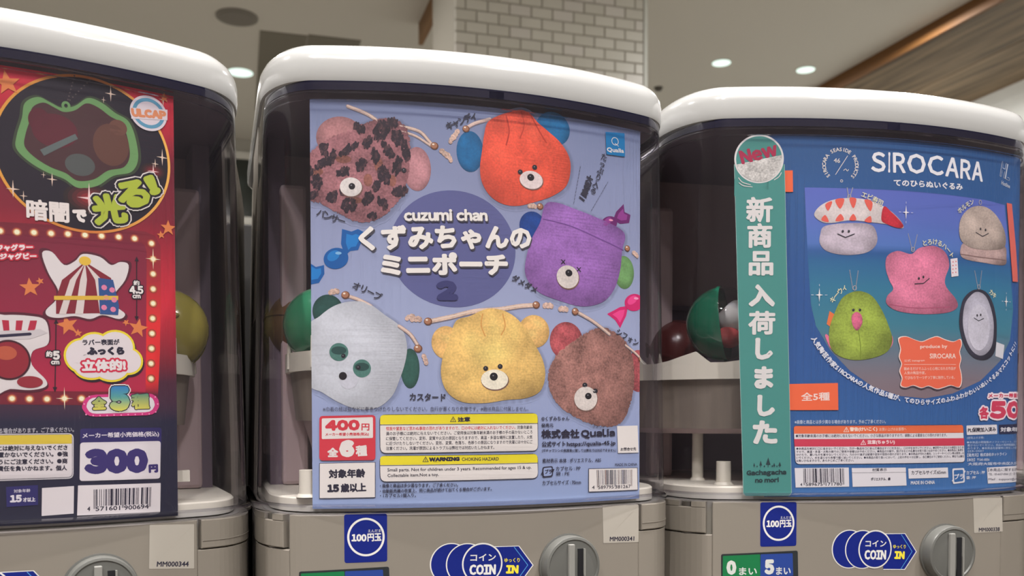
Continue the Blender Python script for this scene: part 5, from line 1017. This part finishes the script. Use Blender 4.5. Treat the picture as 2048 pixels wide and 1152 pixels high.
for s, b in (('●対象年齢未満のお子様には絶対に与えないでください。小さな部品がありますので、誤飲による窒息などの恐れがあります。', (-64.9,44.1,50,44.1,2.31)), ('●本商品を絶対に口に含まないでください。万が一製品を口に含んだ場合はすぐに吐き出し、口の中をゆすいでください。●変形や火災などの原因となりま', (-64.5,35.4,65.4,35.1,1.85)), ('すので、高温・多湿・火気の側でのご使用や保管はおやめください。●商品の分解や、投げるなどの乱暴なお取り扱いはおやめください。●本商品に負荷を', (-64.5,33.2,65.4,33.1,1.85)), ('かけたり、重いものを乗せないでください。力のかけ過ぎは破損や変形や怪我の恐れがあります。●本商品が汚れた場合、シンナーやベンジン等は使用しな', (-64.5,31.1,66,30.9,1.85)), ('いでください。水を湿らせた布等で軽く拭いてください。●本商品の取り扱いにおいて、上記の件を十分注意し、自己責任の下ご使用ください。弊社では責任', (-64.5,29,66,28.5,1.85)), ('は負いかねますので、あらかじめご了承ください。', (-64.5,26.9,-24,27,1.83))): A.text(s, b, (56, 56, 72), 8, bold=.03)
A.part('barcode_box', 'white barcode box'); A.poly([(-65.5,22.7),(-27.6,22.8),(-27.1,9.3),(-64.7,9)], (208, 206, 208), 6); barcode(A, '4589675171780', [(-59.6,22.3),(-31.2,22.3),(-30.7,10.8),(-59.2,10.7)], 7)
A.text('4', (-61.6,10,-60.2,10,2.11), INK, 7, bold=.06); A.text('589675', (-57.8,10,-46,10,2.29), INK, 7, bold=.06); A.text('171780', (-43.9,10,-32.2,10.1,2.3), INK, 7, bold=.06)
A.part('material_box', 'white boxes with material and capsule size'); A.poly([(-25.4,22.4),(15.6,22.2),(16.4,9.3),(-24.6,9.1)], (208, 206, 208), 6); A.line([(-25.2,19),(15.9,18.8)], .2, INK, 7); A.text('材質表示', (-10.3,19.7,0.7,19.8,2.32), INK, 7, bold=.04); A.text('ポリエステル、綿', (-11.3,13.2,3.5,13.1,2.32), INK, 7, bold=.08)
A.poly([(17.6,21.4),(51.2,21.5),(51.8,14.2),(18.1,14.2)], (208, 206, 208), 6); A.text('カプセルサイズ:65mm', (20.1,16.9,49.5,16.8,3.08), INK, 7, bold=.06); A.text('MADE IN CHINA', (19.8,9.9,39.9,9.8,2.53), (206, 210, 216), 6, bold=.08)
recycle(A, [(55.3,20.7),(66.6,20.8),(67.2,10.1),(56,9.3)], (210, 210, 214), 6, (vgrad([(0, (48, 96, 150)), (50, (48, 96, 150))]), (57.3,12.6,66.2,12.7,4.06)))
A.text('カプセル : PP', (68.6,15.9,87.2,15.7,2.79), (206, 210, 216), 6, bold=.06); A.text('袋 : PP', (68.6,12.2,78,12.3,2.6), (206, 210, 216), 6, bold=.06)
A.part('insurance_box', 'white and navy boxes'); A.rrect([(68,52),(99.4,52.5),(100.1,45.4),(68.6,45)], .8, (208, 206, 208), 6); A.text('PL保険加入済み', (69.5,46.8,98.4,47.3,3.53), INK, 7, bold=.14); A.poly([(101.7,52.3),(135.9,53),(135.8,45.6),(102.4,45.4)], (26, 30, 62), 6); A.text('対象年齢15才', (103.5,46.9,143,47,3.63), (206, 206, 210), 7, bold=.14)
for s, b in (('(使用上の注意)', (68.7,41.7,85.7,41.8,2.04)), ('●本商品は樹脂製のソファーやシート、タイル、床などの上に', (68.7,38.7,148,38.2,1.8)), ('置かないでください。商品の長時間接触していると色移りの', (69.2,36.5,148,35.9,1.8)), ('あります。●本商品を装着時に発生した損傷などについては', (69.3,34.3,147.9,33.5,1.8)), ('任を負いかねます', (69.3,32.1,85.9,32.2,1.78))): A.text(s, b, (168, 184, 206), 6, bold=.02)
for s, b in (('【発売元】株式会社ホットライン', (69.3,28.8,111.3,29,2.62)), ('【本社】〒541-0056', (69.4,25.5,91.8,25.3,2.42)), ('大阪府大阪市中央区久太郎町1-9-6', (69.9,22.5,146.7,21.3,2.26))): A.text(s, b, (196, 204, 216), 6, bold=.05)
A.poly([(89.2,20.5),(134.3,20.8),(134.1,8.4),(90.5,8.5)], (208, 206, 208), 6)
for s, b in (('【本商品に関するお問い合わせ】', (90.3,17.5,147.6,16.1,2.47)), ('TEL : 03-6657-0066 (土・日・祝日を除く)', (90.9,14.1,140.3,13,2.48)), ('Mail : support@p-hotline.com', (91,10.4,147.5,8.6,2.29))): A.text(s, b, (60, 60, 78), 7, bold=.03)
A.part('contact_box', 'white framed seal'); A.poly([(146,40.6),(135.7,41.7),(135.4,23.1),(144.6,21.8)], (208, 206, 208), 6); A.rrect([(144.9,39.5),(135.7,40.5),(135.4,25),(144.1,24.2)], 1, (60, 60, 76), 7)
A.build()

# ---- teal shop banner in front of the right poster
tB = poster('R', 'tall teal paper banner announcing new goods, at the left of the right machine', 'shop_banner')
A = Sheet(tB, QP, NP_, .0018); TEAL = (66, 132, 124); TWH = (206, 204, 200)
A.part('paper'); c0 = (-91.1,237.6,16.14,16.57); x0, x1 = (-106.1,126.4)[0], (-70.3,126.3)[0]
um = (c0[0]-c0[2], c0[0]+c0[2])
BL, BR_ = (-100.1,5.5), (-68.1,5.5); TLp, TRp = (-107.3,234), (-74.4,233.9); vb = (-85.4,3.4)[1]
bann = [TLp, TRp, BR_, (BR_[0]-1.5, vb), (BL[0]+1.5, vb), BL]
A.poly([(TLp[0]-.3, TLp[1])]+[(TRp[0]+.3, TRp[1]), (BR_[0]+.3, BR_[1]), (BR_[0]-1.2, vb-.2), (BL[0]+1.2, vb-.2), (BL[0]-.3, BL[1])], (150, 176, 168), 0); A.poly(bann, TEAL, 1)
A.ell((c0[0], c0[1], c0[2]+.2, c0[3]+.2), TWH, 2, n=60); A.ell((c0[0], c0[1], c0[2]-1.0, c0[3]-1.0), TEAL, 3, n=60); A.poly([(TLp[0], TLp[1]-10), (TRp[0], TRp[1]-10), (TRp[0], TRp[1]-22), (TLp[0], TLp[1]-22)], TEAL, 1)
lo = []
for i in range(25): an = rad(194+(370-194)*i/24); lo.append((c0[0]+(c0[2]-.9)*math.cos(an), c0[1]+(c0[3]-.9)*math.sin(an)))
A.poly(lo, (190, 188, 182), 4); A.tri(split_axis(fill(lo), 1, []), (190, 188, 182), 4.5, fuzz=.9)
A.part('banner_lettering', 'red word New and white characters reading downwards')
A.text('New', (-102.4,233.6,-78.1,240,9.67), (158, 38, 70), 6, bold=.62)
for q in ([(-104.6,224.6),(-102,221.5),(-96.7,219.7)], [(-104.3,221.2),(-101.3,219.1),(-95.6,218.3)], [(-81,223.1),(-78,225.2),(-76.4,228)]): A.line(q, .5, TWH, 6, n=4)
for ch, a, b, h in (('新', (-99.5,193.8), (-81.8,193.7), 17.6), ('商', (-98.7,176.1), (-82.1,176), 17.2), ('品', (-97.6,157), (-81.3,156.9), 17.0), ('入', (-97.5,135.4), (-80.1,135.4), 15.5), ('荷', (-97.7,115.9), (-79.7,115.9), 16.5), ('し', (-93,98.4), (-81.2,98.4), 15.4), ('ま', (-93.5,78.2), (-80.8,78.1), 15.8), ('し', (-91.4,58.9), (-79.6,58.9), 15.2), ('た', (-94.3,39.6), (-77.8,39.6), 16.6)):
    A.text(ch, (a[0], (a[1]+b[1])/2, b[0], (a[1]+b[1])/2, h), TWH, 6, bold=.95 if ch in 'しまた入' else .62)
A.text('Gachagacha', (-98.2,16.8,-71.6,17.4,4.57), (30, 52, 56), 6, bold=.22); A.text('no mori', (-92.5,12.6,-76.6,12.9,3.52), (30, 52, 56), 6, bold=.22)
for x, h, w in ((0, 5, 2.0), (3.2, 2, 1.6), (7, 7.5, 3.0), (11, 2.2, 1.8), (15, 11, 5.0), (19.4, 2.6, 1.8), (21.5, 5, 2.6), (24.5, 2.4, 1.6), (27.5, 6, 3.2)):
    b = (-93.2,23.5); q = (b[0]+x*.62, b[1]); h *= .62; w *= .62; A.line([q, (q[0], q[1]+h*.5)], .35, (30, 52, 56), 6); A.poly([(q[0]-w/2, q[1]+h*.25), (q[0]+w/2, q[1]+h*.25), (q[0], q[1]+h)], (30, 52, 56), 6)
A.build()
